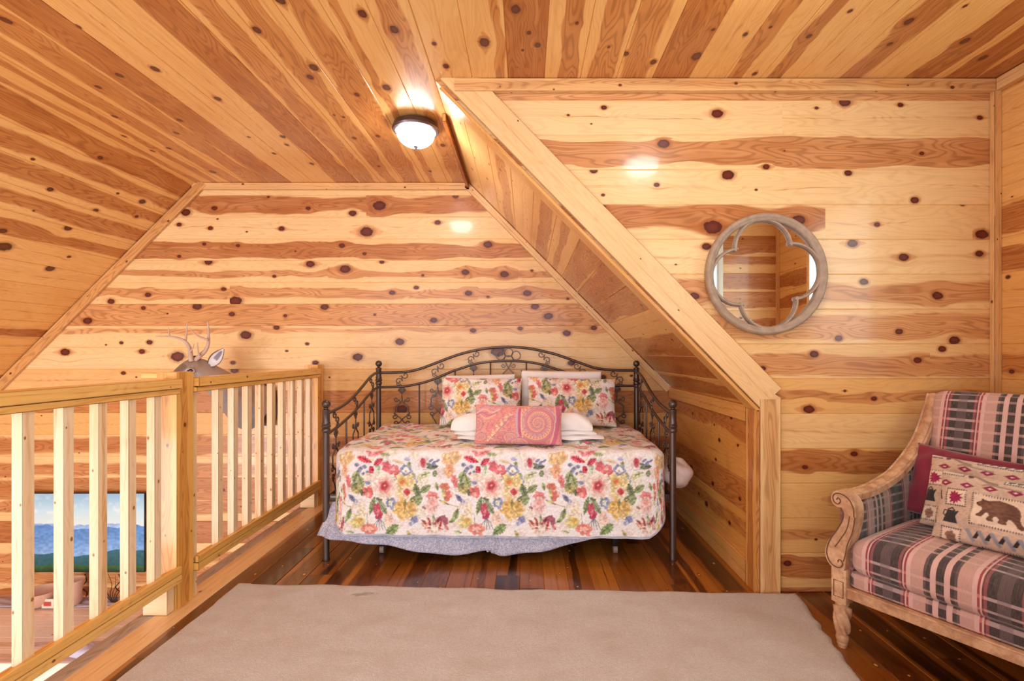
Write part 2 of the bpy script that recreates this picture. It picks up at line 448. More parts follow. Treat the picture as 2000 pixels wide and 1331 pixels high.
rw_specs = {-1:(.3,0,.1,.2),0:(.02,0,0,0),1:(.15,0,.066,.5),2:(.05,0,0,0),3:(.1,.02,.06,.75),4:(.05,0,0,.2),5:(.2,0,.05,.35),6:(.35,0,.06,.2),
 7:(.45,-.02,.05,.35),8:(.95,0,.03,.4),9:(.55,0,0,.3),10:(1,.02,.06,.8),11:(1.1,0,0,.3),12:(1.1,0,.03,.4),13:(.8,.02,.05,.8),14:(.6,0,.1,.7)}  # amber tone of the low rows carries shading as well as board colour
wall_rows('wall_partition', Vector((0, YR, 0)), X3, -Y3, -1, 14, lambda z: (XCR + (ZC - z) * KS) if z > ZK else XK, lambda z: XR,
          rw_specs, rw_knots, zclamp=(0, ZC), joints={0: (PX(1528, YR), (.12, 0, 0, 0)), 3: (PX(1612, YR), (.3, 0, 0, .3))})
# side wall on the right (with a window behind the frame edge)
def seg_wall(name, O, U, N, u0, u1, hole=None, mat=PINE, rk=1, specs={}):
    wb = WB()
    for k in range(-1, 15):
        z1 = min(ZC, Z0 + PIT - PIT * k); z0 = max(0.0, Z0 - PIT * k)
        if z1 - z0 < .01: continue
        sp = specs.get(k) or (rnd.random() * .7, (rnd.random() - .5) * .1, rnd.choice([0, .04, .06, .1]), rnd.random() * .9)
        spans = [(u0, u1)]
        if hole and z1 > hole[2] and z0 < hole[3]: spans = [(u0, hole[0]), (hole[1], u1)]
        for a, b in spans:
            if b - a > .01: wb.strip(O, U, Z3, N, z0, z1, a, a, b, b, sp, wb.rknots(a, b, z0, z1, .5) if rk else ())
    return wb.build(name, mat, kind='structure')
# u runs towards the camera (-Y) from the corner
seg_wall('wall_right', Vector((XR, YR, 0)), -Y3, -X3, 0.0, YR - .33, hole=(.82, 1.62, 1.2, 2.25), mat=PINE_AMBER,
         specs={0:(.2,0,0,.2),1:(.2,0,0,.2),2:(.25,0,0,.2),3:(.3,0,.07,.6),4:(.3,-.02,.06,.6),5:(.5,0,0,.3),6:(.5,0,0,.3),7:(.6,0,.05,.5)})
seg_wall('wall_front', Vector((XR, .33, 0)), -X3, Y3, 0.0, 1.7, hole=(.52, 1.3, 1.2, 2.25))

# knee wall under the right slope (faces left)
wb = WB(); zz = [(0.0, .02)]
kw_specs = [(1,0,.0,.4),(1,0,.04,.3),(1,0,.1,.35),(1,0,0,.4),(1,.02,.07,.45)]
K = place_knots([(1398,898,4),(1405,860,5),(1380,985,7),(1365,965,4),(1350,915,9),(1425,1022,5),(1441,870,4),(1428,815,6),(1353,808,4),(1395,830,3),(1445,975,5),(1392,945,6)],
                Vector((XK, 0, 0)), Y3, Z3, -X3, lambda v: int(v // PIT))
for k in range(6):
    z0, z1 = k * PIT, min((k + 1) * PIT, ZK)
    if z1 - z0 > .01: wb.strip(Vector((XK, 0, 0)), Y3, Z3, -X3, z0, z1, YR, YR, YB + .01, YB + .01, kw_specs[k % 5], K.get(k, []))
wb.build('wall_knee', PINE_AMBER, kind='structure')
# right slope of the alcove: boards run in depth
S = Vector((XK - XCR, 0, ZK - ZC)).normalized(); NS = Vector((S.z, 0, -S.x)); Ls = math.hypot(XK - XCR, ZC - ZK)
wb = WB(); n = 0; s0 = 0.0
sl_t = [(.1,0,0,.2),(.05,0,0,.2),(.2,.02,.04,.3),(.1,0,0,.2),(.4,.02,.05,.5),(.3,-.01,.03,.4),(.5,0,.08,.35),(.6,0,.1,.5),(.5,0,.08,.5),(.4,0,.0,.4),(.6,0,.1,.5),(.6,0,.1,.7),(.6,0,.06,.7),(.6,0,.1,.6)]
O = Vector((XCR, 0, ZC))
while s0 < Ls - .01:
    s1 = min(s0 + .1768, Ls)
    wb.strip(O, Y3, S, NS, s0 - (.02 if n == 0 else 0), s1 + (.02 if s1 >= Ls - .01 else 0), YR, YR, YB + .01, YB + .01, sl_t[n % 14], wb.rknots(YR, YB, s0, s1, .4, .005, .012)); s0 = s1; n += 1
wb.build('wall_slope', PINE_AMBER, kind='structure')
# left slope
SL = Vector((-1, 0, -1)).normalized(); NL = Vector((1, 0, -1)).normalized(); OL = Vector((XCL, 0, ZC))
ls_knots = [(98,370,8),(187,411,7),(267,423,5),(278,394,9),(230,378,4),(133,446,10),(6,451,10),(108,472,6),(8,482,18),(98,525,11),(66,412,3),(135,502,5),(64,311,5),(196,308,7)]
K = place_knots(ls_knots, OL, Y3, SL, NL, lambda v: int(v // .1768), .8)
ls_t = [(.5,.02,.06,.6),(.2,.0,.05,.5),(.1,-.02,.055,.5),(.1,0,.055,.45),(.2,.03,.05,.5),(.25,0,0,.3),(.3,0,0,.3),(.5,0,0,.4),(.6,0,0,.4),(.6,.03,.04,.9),(.6,0,0,.4),(.6,0,0,.4)]
wb = WB(); s0 = 0.0; n = 0
while s0 < 5.4:
    s1 = s0 + .1768
    wb.strip(OL, Y3, SL, NL, s0 - (.02 if n == 0 else 0), s1, YN, YN, YB + .01, YB + .01, ls_t[n % 12], K.get(n, []) + (wb.rknots(YN, 1.2, s0, s1, .5) if n < 6 else [])); s0 = s1; n += 1
wb.build('wall_left', PINE_AMBER, kind='structure')

# flat ceiling
ce_knots = [(871,129,8),(848,85,6),(946,83,14),(1007,18,13),(1033,64,6),(1050,88,8),(1021,98,4),(1127,45,5),(1189,92,4),(1223,105,7),(1276,121,8),(1360,110,13),(1393,58,5),
 (1456,67,6),(1505,53,4),(1474,144,6),(1580,71,7),(1660,22,6),(1775,42,12),(1738,86,7),(1885,12,5),(1885,80,10),(1920,113,9),
 (708,27,12),(502,59,11),(567,69,11),(547,0,13),(770,58,12),(755,171,11),(606,151,9),(613,132,12),(303,135,10),(152,52,7),(233,147,9),(12,40,12),
 (192,170,7),(425,193,8),(26,203,9),(110,228,9),(225,228,7),(351,235,7),(345,260,6),(330,290,6),(552,267,6),(671,229,4),(692,270,6),(697,185,7),(738,266,6),
 (609,320,5),(535,300,5),(416,336,8),(298,295,5),(242,266,5),(865,284,7),(840,335,4),(486,268,4),(653,225,3),(560,283,5),(740,325,4)]
CP = .179; CX0 = .092
ce_t = {-16:(.5,0,.04,.5),-15:(.6,.03,.03,.5),-14:(.5,0,.05,.35),-13:(.5,0,.075,.45),-12:(.5,0,.1,.65),-11:(.3,.02,.0,.2),-10:(.35,0,0,.2),-9:(.6,0,.09,.7),-8:(.4,0,.06,.35),-7:(.4,.0,.05,.35),
 -6:(.4,0,.07,.45),-5:(.3,-.03,.02,.3),-4:(.3,0,.045,.25),-3:(.3,0,0,.2),-2:(.3,.06,.022,.3),-1:(.5,0,.12,.7),0:(.2,.02,.042,.45),1:(.2,.01,.055,.35),2:(.3,-.02,.06,.3),3:(.5,0,.11,.6),
 4:(.35,0,0,.3),5:(.2,-.045,.04,.4),6:(.2,-.03,.035,.5),7:(.25,0,0,.2),8:(.3,0,.06,.6),9:(.3,0,0,.2),10:(.3,-.02,.055,.7),11:(.4,-.01,.07,.7),12:(.4,0,.1,.7)}
OC = Vector((0, 0, ZC))
K = place_knots(ce_knots, OC, Y3, X3, -Z3, lambda v: int(math.floor((v - CX0) / CP)))
wb = WB()
for k in range(-16, 13):
    x0, x1 = CX0 + CP * k, CX0 + CP * (k + 1)
    x0, x1 = max(x0, XCL - .02), min(x1, XR + .02)
    if x1 - x0 < .01: continue
    ye = YB if x1 < XCR + .05 else YR
    if k == -3: x0 = XCR
    if k == -4: x1 = XCR
    near = 1.0
    wb.strip(OC, Y3, X3, -Z3, x0, x1, YN, YN, ye + .01, ye + .01, ce_t.get(k, (.5, 0, 0, .3)), K.get(k, []) + wb.rknots(YN, near, x0, x1, .5))
wb.build('ceiling', PINE_AMBER, kind='structure')

# floor: dark stained boards running in depth
wb = WB(); x = -1.555; n = 0
while x < XR - .01:
    x1 = min(x + .127, XR + .01); y = YN
    while y < YB:
        y1 = min(YB + .01, y + .9 + rnd.random() * 1.6)
        if YB - y1 < .4: y1 = YB + .01
        if x > 1.2 and y1 > YR: y1 = YR + .01
        if y1 - y > .02:
            sp = (rnd.random(), (rnd.random() - .5) * .06, rnd.choice([0, .02, .05, .08]), rnd.random())
            wb.strip(Vector((0, 0, 0)), Y3, X3, Z3, x, x1, y, y, y1, y1, sp, wb.rknots(y, y1, x, x1, .35, .004, .011), .003, .003)
        y = y1
        if x > 1.2 and y >= YR: break
    x = x1; n += 1
wb.build('floor', FLOORW, kind='structure')

# ------------------------------------------------------------------ trim
def trim(n, *beams, mat=TRIM):
    wb = WB()
    for b in beams: wb.beam(*b[0], **(b[1] if len(b) > 1 else {}))
    return wb.build('trim_%d' % n, mat, kind='structure')
q2 = math.sqrt(.5)
# crown on back wall, crown on partition, crown on the side wall
trim(1, ((Vector((XCL - .03, YB - .012, ZC - .03)), Vector((XCR, YB - .012, ZC - .03)), Z3, .029, .011),))
trim(2, ((Vector((XCR + .1, YR - .0155, ZC - .034)), Vector((XR, YR - .014, ZC - .034)), Z3, .032, .013),))
trim(3, ((Vector((XR - .0135, .34, ZC - .034)), Vector((XR - .0135, YR - .03, ZC - .034)), Z3, .032, .013),))
# left diagonal on back wall, right diagonal on back wall
trim(4, ((Vector((XCL + .03, YB - .012, ZC + .03)) + Vector((.03, -.0015, -.03)), Vector((XCL - 3.6, YB - .0135, ZC - 3.6)) + Vector((.03, 0, -.03)), Vector((1, 0, -1)), .036, .011), dict(spec=(1.3, 0, .03, .3))))
trim(5, ((Vector((XCR, YB - .012, ZC)) + Vector((-.02, 0, -.02)), Vector((XK, YB - .012, ZK)) + Vector((-.02, 0, -.02)), Vector((1, 0, 1)), .026, .011),))
# casing of the alcove: diagonal and upright faces plus the returning jambs
dd = .0515
trim(6, ((Vector((XCR + .03, YR - .012, ZC - .005)) + Vector((dd, 0, dd)) * .98, Vector((XK + .005, YR - .012, ZK - .0)) + Vector((dd, 0, dd)) * .98, Vector((1, 0, 1)), .0725, .012),
          dict(spec=(.05, 0, 0, .2), gap=.7)))
trim(7, ((Vector((XK + .052, YR - .0135, .0)), Vector((XK + .052, YR - .0135, ZK + .045)), X3, .052, .012), dict(spec=(.2, .0, .03, .2), knots=False)))
trim(8, ((Vector((XCR + .03, YR + .035, ZC - .045)), Vector((XK - .004, YR + .035, ZK - .012)), Y3, .058, .008), dict(spec=(.6, 0, .0, .4))),
        ((Vector((XK - .010, YR + .035, .0)), Vector((XK - .010, YR + .035, ZK - .01)), Y3, .058, .009), dict(spec=(.6, 0, .03, .4))), mat=PINE_AMBER)
trim(17, ((Vector((XR - .011, .885, 1.1)), Vector((XR - .011, .885, 2.35)), Y3, .042, .010),))
def filler(pts, y0, y1, mat, nm):
    wb = WB(); q = [Vector((a, y0, b)) for a, b in pts]
    wb.quad(q, [(a, b) for a, b in pts], [(1.0, 1.0)] * len(pts), (.1, 0, 0), (.001, .3, .2)); wb.build(nm, mat, kind='structure')
filler([(XK - .0, ZK - .03), (XK + .104, ZK - .03), (XK + .104, ZK + .052), (XK + .04, ZK + .09), (XK - .0, ZK + .01)], YR - .0228, YR, TRIM, 'trim_16')
# board in depth along the crease, along the knee wall top and its base
trim(9, ((Vector((XCR - .012, YR + .35, ZC - .022)), Vector((XCR - .012, YB - .01, ZC - .022)), Z3, .022, .011), dict(spec=(.9, 0, .05, .9))), mat=PINE_AMBER)
trim(10, ((Vector((XK - .01, YR + .1, ZK - .04)), Vector((XK - .01, YB - .01, ZK - .04)), Z3, .042, .009), dict(spec=(.8, 0, 0, .3), knots=False)), mat=PINE_AMBER)
trim(11, ((Vector((XK - .01, YR + .1, .06)), Vector((XK - .01, YB - .01, .06)), Z3, .06, .01), dict(spec=(.6, 0, 0, .4), knots=False)), mat=PINE_AMBER)
# corner trim at the right, mirror-side corner
trim(12, ((Vector((XR - .018, YR - .016, 0)), Vector((XR - .018, YR - .016, ZC - .066)), X3, .018, .015), dict(spec=(.5, 0, 0, .3))))
trim(13, ((Vector((XR - .014, .344, 0)), Vector((XR - .014, .344, ZC - .066)), X3, .014, .013), dict(spec=(.5, 0, 0, .3))))
# kerb of two boards at the edge of the loft floor, with its fascia
wb = WB()
wb.strip(Vector((0, 0, .004)), Y3, X3, Z3, -1.69, -1.553, YN, YN, YB, YB, (.0, 0, 0, .3), wb.rknots(YN, YB, -1.69, -1.555, .6))
wb.build('trim_14', TRIM, kind='structure')
wb = WB()
wb.strip(Vector((0, 0, .002)), Y3, X3, Z3, -1.765, -1.691, YN, YN, YB, YB, (.5, 0, .03, .3), ())
wb.strip(Vector((-1.765, 0, 0)), Y3, Z3, -X3, -.3, .0, YN, YN, YB, YB, (.5, 0, .03, .3), ())
wb.build('trim_15', WEATH, kind='structure')

# windows (right wall and front wall), built in the wall holes
GLASS = NT('window_glass'); GLASS.set(Base_Color=(.92, .97, 1, 1), Roughness=0.0, IOR=1.2)
GLASS.b.inputs['Transmission Weight'].default_value = 1.0
GLASS = GLASS.m
VINYL = plain('white_vinyl', (226, 232, 226), .4)
def window(n, O, U, N, w, z0, z1):
    fr = MB()
    def bx(ua, ub, za, zb, d0, d1):
        c = O + U * ((ua + ub) / 2) + N * ((d0 + d1) / 2); c.z = (za + zb) / 2
        h = [abs(U.x) * (ub - ua) / 2 + abs(N.x) * abs(d1 - d0) / 2, abs(U.y) * (ub - ua) / 2 + abs(N.y) * abs(d1 - d0) / 2, (zb - za) / 2]
        fr.box(c, h, bev=.003)
    t = .045
    bx(0, t, z0, z1, -.05, .012); bx(w - t, w, z0, z1, -.05, .012); bx(t, w - t, z0, z0 + t, -.05, .012); bx(t, w - t, z1 - t, z1, -.05, .012)
    o = fr.build('window_%d' % n, VINYL); o['kind'] = 'structure'
    g = MB(); c = O + U * (w / 2) - N * .03; c.z = (z0 + z1) / 2
    g.box(c, [abs(U.x) * (w / 2 - t) + abs(N.x) * .003, abs(U.y) * (w / 2 - t) + abs(N.y) * .003, (z1 - z0) / 2 - t])
    g.build('pane', GLASS, o, smooth=False)
window(1, Vector((XR, YR - .82, 0)), -Y3, -X3, .8, 1.2, 2.25)
window(2, Vector((XR - .52, .33, 0)), -X3, Y3, .78, 1.2, 2.25)

# ------------------------------------------------------------------ railing
rail = thing('railing', 'pale pine balustrade of square balusters along the open edge of the loft', 'railing', (-1.62, 2.42, 0))
XF = -1.600
def rl(name, mat, *beams):
    wb = WB()
    for b in beams: wb.beam(*b[0], **(b[1] if len(b) > 1 else {}))
    return wb.build(name, mat, rail)
def V(x, y, z): return Vector((x, y, z))
rl('newel_post', RAILW, ((V(-1.672, 2.427, .0), V(-1.672, 2.427, 1.11), X3, .048, .060), dict(spec=(.7, .01, .03, .3), gap=.3)))
rl('newel_post', RAILW, ((V(-1.675, 4.025, .0), V(-1.675, 4.025, 1.108), X3, .052, .052), dict(spec=(.8, 0, .03, .3), gap=.35)))
rl('end_stile', BALW, ((V(-1.652, 2.508, .0), V(-1.652, 2.508, 1.03), X3, .018, .019), dict(spec=(.6, 0, 0, .3))))
for ya, yb in ((.4, 2.365), (2.489, 3.97)):
    o = rl('top_rail', RAILW, ((V(XF - .043, ya, 1.058), V(XF - .043, yb, 1.058), X3, .045, .022), dict(spec=(.3, .0, .0, .3), gap=.7)),
           ((V(XF - .02, ya, 1.022), V(XF - .02, yb, 1.022), X3, .012, .013), dict(spec=(.5, 0, 0, .3), knots=False)))
    rl('bottom_rail', RAILW, ((V(XF - .045, ya, .154), V(XF - .045, yb, .154), X3, .045, .019), dict(spec=(.3, 0, .0, .3), gap=.8)),
       ((V(XF - .0095, ya, .1905), V(XF - .0095, yb, .1905), X3, .0095, .0175), dict(spec=(.6, 0, 0, .4), knots=False)),
       ((V(XF - .037, ya, .181), V(XF - .037, yb, .181), X3, .0165, .008), dict(spec=(.9, 0, .02, .5), knots=False)))
for y in [1.657 + .1458 * i for i in range(-7, 5)] + [2.70 + .1425 * i for i in range(9)]:
    rl('baluster', BALW, ((V(XF - .0385, y, .189), V(XF - .0385, y, 1.037), X3, .0192, .0205), dict(gap=.5, rmax=.006)))
rl('rail_block', BALW, ((V(-1.74, 2.335, .070), V(-1.632, 2.335, .070), Z3, .065, .024), dict(knots=False)))
rl('rail_block', BALW, ((V(-1.74, 3.945, .070), V(-1.632, 3.945, .070), Z3, .065, .024), dict(knots=False)))
rl('post_cleat', RAILW, ((V(-1.80, 2.40, 1.093), V(-1.721, 2.40, 1.093), Z3, .014, .02), dict(knots=False)))
rebase(rail)

# ------------------------------------------------------------------ ceiling lamps
BRONZE = plain('brushed_bronze', (112, 100, 108), .35, .85)
LAMPG = NT('frosted_lamp_glass'); LAMPG.set(Base_Color=(1, .98, .95, 1), Roughness=.4)
LAMPG.b.inputs['Emission Color'].default_value = (1.0, .955, .91, 1)
LAMPG.b.inputs['Emission Strength'].default_value = LAMP_POWER
LAMPG = LAMPG.m
def ceiling_lamp(x, y, label):
    t = thing('ceiling_light', label, 'ceiling light', (x, y, ZC - .006), 0, 'flush ceiling lights')
    MB().lathe((0, 0, 0), [(.02, -.001), (.10, -.001), (.128, -.006), (.134, -.022), (.138, -.036), (.132, -.046), (.118, -.05), (.113, -.046)], 36).build('base', BRONZE, t)
    prof = [(.1125 * math.cos(a) ** .8 if a < 1.56 else .002, -.046 - .088 * math.sin(a)) for a in [i * math.pi / 2 / 12 for i in range(13)]]
    MB().lathe((0, 0, 0), prof, 36).build('glass_bowl', LAMPG, t)
    MB().lathe((0, 0, -.134), [(.003, .006), (.014, .003), (.015, -.003), (.008, -.008), (.006, -.016), (.001, -.02)], 14).build('finial', BRONZE, t)
    return t
ceiling_lamp(-.654, 3.02, 'lit flush ceiling light with bronze ring beside the alcove slope')
ceiling_lamp(.80, 1.58, 'lit flush ceiling light with bronze ring in front of the mirror wall, above the rug')

# ------------------------------------------------------------------ painter for printed fabrics (pattern colours at mesh vertices)
NRND = np.random.RandomState(3)
def vnoise(h, w, cells):
    g = NRND.rand(cells + 1, cells + 1); yy = np.linspace(0, cells - 1e-4, h); xx = np.linspace(0, cells - 1e-4, w)
    y0 = yy.astype(int); x0 = xx.astype(int); fy = (yy - y0)[:, None]; fx = (xx - x0)[None, :]
    fy = fy * fy * (3 - 2 * fy); fx = fx * fx * (3 - 2 * fx)
    a = g[y0][:, x0]; b = g[y0][:, x0 + 1]; c = g[y0 + 1][:, x0]; d = g[y0 + 1][:, x0 + 1]
    return (a * (1 - fx) + b * fx) * (1 - fy) + (c * (1 - fx) + d * fx) * fy
class Canvas:
    def __init__(s, w, h, ppm, bg, wrap=False):
        s.W, s.H, s.ppm, s.wrap = int(w * ppm), int(h * ppm), ppm, wrap
        s.a = np.ones((s.H, s.W, 3)) * (np.array(bg) / 255.)
        s.nz = vnoise(s.H, s.W, 60); s.nz2 = vnoise(s.H, s.W, 24)
    def win(s, cx, cy, R):
        x0, x1 = int((cx - R) * s.ppm), int((cx + R) * s.ppm) + 1; y0, y1 = int((cy - R) * s.ppm), int((cy + R) * s.ppm) + 1
        ix = np.arange(x0, x1); iy = np.arange(y0, y1)
        if not s.wrap: ix = ix[(ix >= 0) & (ix < s.W)]; iy = iy[(iy >= 0) & (iy < s.H)]
        X, Y = np.meshgrid((ix + .5) / s.ppm - cx, (iy + .5) / s.ppm - cy)
        return np.ix_(iy % s.H, ix % s.W), X, Y
    def put(s, idx, m, c):
        c = np.array(c) / 255. if not isinstance(c, np.ndarray) else c
        s.a[idx] = s.a[idx] * (1 - m[..., None]) + c * m[..., None]
    def blob(s, cx, cy, rx, ry=None, rot=0, c=(0, 0, 0), pet=0, amp=.25, al=1.0, ring=None, soft=.12, var=.35):
        ry = ry or rx; idx, X, Y = s.win(cx, cy, max(rx, ry) * 1.7)
        if X.size == 0: return
        r = math.radians(rot); x = X * math.cos(r) + Y * math.sin(r); y = -X * math.sin(r) + Y * math.cos(r)
        d = np.sqrt((x / rx) ** 2 + (y / ry) ** 2); th = np.arctan2(y / ry, x / rx)
        nz = s.nz[idx]; lim = 1 + (amp * np.cos(pet * th) if pet else 0) * 1.0 + (nz - .5) * .55
        m = np.clip((lim - d) / soft, 0, 1)
        if ring is not None: m = m * np.clip((d - lim * ring) / soft, 0, 1)
        shade = 1 + (nz - .5) * var + (.05 * np.cos(max(pet, 5) * th + 1) if pet else 0)
        col = np.clip((np.array(c) / 255.)[None, None, :] * shade[..., None], 0, 1)
        s.put(idx, m * al, col)
    def leaf(s, cx, cy, L, w, rot, c, vein=True):
        idx, X, Y = s.win(cx, cy, L * 1.2); r = math.radians(rot)
        x = (X * math.cos(r) + Y * math.sin(r)) / L; y = (-X * math.sin(r) + Y * math.cos(r)) / w
        lim = np.clip(1 - x * x, 0, 1) * (1 + .15 * np.sin(x * 22)); m = np.clip((lim - np.abs(y)) / .2, 0, 1) * (np.abs(x) < 1)
        col = (np.array(c) / 255.)[None, None, :] * (1 + (s.nz[idx] - .5) * .6 - (.25 * (np.abs(y) < .12) if vein else 0) + .12 * (y > 0))[..., None]
        s.put(idx, m, np.clip(col, 0, 1))
    def line(s, pts, w, c, al=1.0):
        for i in range(len(pts) - 1):
            a, b = np.array(pts[i], float), np.array(pts[i + 1], float); mid = (a + b) / 2; L = np.linalg.norm(b - a)
            idx, X, Y = s.win(mid[0], mid[1], L / 2 + w * 2)
            if X.size == 0: continue
            u = (b - a) / max(L, 1e-9); t = np.clip(X * u[0] + Y * u[1], -L / 2, L / 2)
            d = np.hypot(X - t * u[0], Y - t * u[1]); s.put(idx, np.clip((w / 2 - d) / (.3 * w) + .5, 0, 1) * al, c)
    def poly(s, pts, c, var=0.0, grad=None):
        P = np.array(pts, float); cx, cy = P.mean(0); R = np.abs(P - [cx, cy]).max() * 1.05
        idx, X, Y = s.win(cx, cy, R)
        if X.size == 0: return
        X = X + cx; Y = Y + cy; ins = np.zeros(X.shape, bool); n = len(P)
        for i in range(n):
            (xa, ya), (xb, yb) = P[i], P[(i + 1) % n]
            if ya == yb: continue
            cond = ((ya > Y) != (yb > Y)) & (X < (xb - xa) * (Y - ya) / (yb - ya) + xa); ins ^= cond
        col = (np.array(c) / 255.)[None, None, :] * (1 + (s.nz[idx] - .5) * var)[..., None]
        s.put(idx, ins.astype(float), np.clip(col, 0, 1))
    def at(s, u, v):
        """bilinear sample; u right, v down in metres"""
        x = u * s.ppm - .5; y = v * s.ppm - .5
        x0 = np.floor(x).astype(int); y0 = np.floor(y).astype(int); fx = (x - x0)[:, None]; fy = (y - y0)[:, None]
        if s.wrap: f = lambda a, b: s.a[b % s.H, a % s.W]
        else: f = lambda a, b: s.a[np.clip(b, 0, s.H - 1), np.clip(a, 0, s.W - 1)]
        return (f(x0, y0) * (1 - fx) + f(x0 + 1, y0) * fx) * (1 - fy) + (f(x0, y0 + 1) * (1 - fx) + f(x0 + 1, y0 + 1) * fx) * fy

def set_colors(me, rgb, name='col'):
    a = me.color_attributes.new(name, 'FLOAT_COLOR', 'POINT')
    d = np.ones((len(me.vertices), 4), np.float32); d[:, :3] = np_lin(rgb); a.data.foreach_set('color', d.ravel())

# --- the floral print: one repeat 0.61 x 0.52 m; coordinates noted in 0.575 mm units
def floral():
    k = .000575; c = Canvas(1060 * k, 900 * k, 620, (247, 240, 228), wrap=True)
    def q(x, y): return ((x - 180) * k, (y - 70) * k)
    def soft_(col, f=.16): return tuple(v + (w - v) * f for v, w in zip(col, (244, 232, 214)))
    def B(x, y, rx, ry, col, pet=0, rot=0, amp=.10, **kw): c.blob(*q(x, y), rx * k * 1.22, ry * k * 1.22, rot, soft_(col), pet, amp, **kw)
    def L(x, y, l, w, rot, col): c.leaf(*q(x, y), l * k * 1.1, w * k * 1.2, rot, soft_(col, .14))
    def LN(pts, w, col, al=.8): c.line([q(*p) for p in pts], w * k, col, al)
    for x, y, r in ((260, 820, 60), (700, 200, 70), (1090, 420, 70), (460, 620, 60), (850, 800, 60), (640, 330, 60), (1010, 880, 50), (1150, 700, 60), (200, 300, 60), (330, 480, 55), (580, 400, 70), (820, 560, 50), (700, 780, 60), (1180, 880, 50), (1000, 120, 50), (470, 120, 50), (780, 100, 60), (1050, 700, 60), (380, 820, 60)):
        B(x, y, r, r * .8, ((236, 214, 196), (232, 224, 190), (240, 206, 190))[(x + y) // 10 % 3], 5, al=.6)
    G, G2, G3, OL = (122, 136, 84), (150, 162, 104), (92, 108, 72), (178, 168, 96)
    LN([(310, 160), (290, 270), (300, 360)], 5, G2); LN([(560, 860), (545, 760), (540, 700)], 5, G)
    LN([(630, 560), (640, 640)], 5, G3); LN([(240, 590), (380, 640), (350, 740)], 7, OL)
    B(310, 150, 82, 60, (222, 176, 112), 5); B(300, 130, 50, 30, (234, 200, 140), 5); B(288, 275, 46, 60, (232, 172, 122), 4); B(290, 250, 18, 26, (226, 146, 96))
    L(640, 250, 60, 22, 80, (160, 178, 140)); L(700, 120, 70, 20, 20, G2)
    for x, y in ((430, 235), (470, 270), (510, 250), (450, 300), (540, 300), (500, 320)): B(x, y, 20, 17, (132, 136, 168), 4); B(x, y, 6, 6, (84, 88, 124))
    L(420, 350, 62, 34, 110, G); L(470, 400, 70, 34, 70, G2); L(430, 470, 70, 44, 40, OL); L(490, 500, 40, 20, 100, G3); L(400, 430, 44, 24, 160, G)
    B(345, 385, 26, 60, (222, 116, 108), 6, rot=-15)
    L(505, 178, 78, 27, 15, (190, 46, 62)); L(645, 192, 56, 28, -38, (196, 54, 72)); L(577, 270, 26, 52, 0, (184, 40, 58)); L(620, 105, 84, 26, -20, (214, 108, 110)); L(560, 105, 60, 22, 25, (224, 136, 132)); B(585, 180, 15, 15, (240, 222, 170))
    B(246, 438, 44, 34, (216, 112, 86), 6); B(272, 525, 34, 44, (208, 98, 84), 6); L(235, 500, 70, 14, 80, OL); L(240, 590, 60, 12, 20, OL)
    B(726, 242, 38, 52, (214, 88, 96), 5); B(802, 296, 50, 62, (218, 104, 104), 6); B(790, 270, 18, 20, (238, 170, 160)); B(840, 200, 50, 14, (226, 196, 150), rot=10)
    # large rose
    B(712, 440, 100, 108, (246, 226, 198), 7, amp=.07); B(712, 440, 84, 92, (240, 196, 176), 7, amp=.07, ring=.80); B(712, 440, 66, 74, (236, 176, 160), 6, ring=.76); B(712, 438, 50, 56, (228, 128, 122), 5); B(708, 434, 32, 38, (186, 44, 58), 5); B(708, 434, 12, 12, (232, 130, 100))
    B(540, 405, 24, 17, (120, 128, 164)); B(545, 330, 40, 24, (240, 214, 180), 5); B(820, 385, 20, 20, G3)
    B(920, 280, 50, 54, (130, 136, 168), 6); B(920, 282, 26, 30, (240, 232, 212)); B(916, 284, 8, 8, (196, 170, 110)); B(932, 165, 26, 14, (154, 160, 186))
    B(1000, 388, 30, 38, (150, 156, 186), 5); B(1000, 388, 12, 18, (236, 230, 214))
    L(985, 320, 36, 22, 30, (140, 158, 110)); L(950, 210, 26, 20, 90, G2)
    # yellow rose
    B(905, 440, 100, 112, (234, 206, 132), 6, amp=.08); B(905, 440, 80, 86, (242, 222, 168), 5, ring=.72); B(885, 392, 44, 34, (226, 178, 92), 5); B(884, 395, 24, 14, (206, 92, 50), rot=-30); B(935, 490, 52, 46, (240, 214, 178), 6); B(932, 486, 26, 26, (194, 54, 54), 4)
    L(1025, 470, 66, 30, 75, G3); L(1110, 470, 62, 32, -30, G); L(1040, 560, 46, 62, 0, (126, 142, 92)); L(985, 560, 40, 20, 120, G3)
    B(910, 655, 104, 84, (218, 172, 84), 7, amp=.12); B(940, 690, 60, 40, (228, 190, 110), 5); L(912, 605, 44, 15, 90, (130, 124, 60)); LN([(910, 600), (905, 700)], 4, (170, 128, 56)); LN([(910, 640), (850, 690)], 4, (186, 142, 64)); LN([(910, 640), (970, 700)], 4, (186, 142, 64))
    B(1090, 205, 66, 60, (244, 214, 202), 6); B(1090, 205, 26, 44, (206, 84, 92), rot=-10); B(1086, 198, 14, 30, (178, 36, 56), rot=-10); LN([(1060, 280), (1200, 268)], 4, G)
    L(1180, 250, 58, 26, -10, (86, 96, 74)); L(1205, 316, 24, 38, 10, (120, 134, 90)); L(1150, 235, 34, 16, 30, G3); 
    for x, y in ((1165, 190), (1200, 205), (1235, 185), (1185, 230)): B(x, y, 22, 10, (110, 118, 156), rot=-35)
    L(1110, 325, 54, 26, -15, (190, 196, 144)); B(1060, 350, 30, 26, (204, 204, 150), 4)
    L(1225, 440, 40, 18, 75, G2)
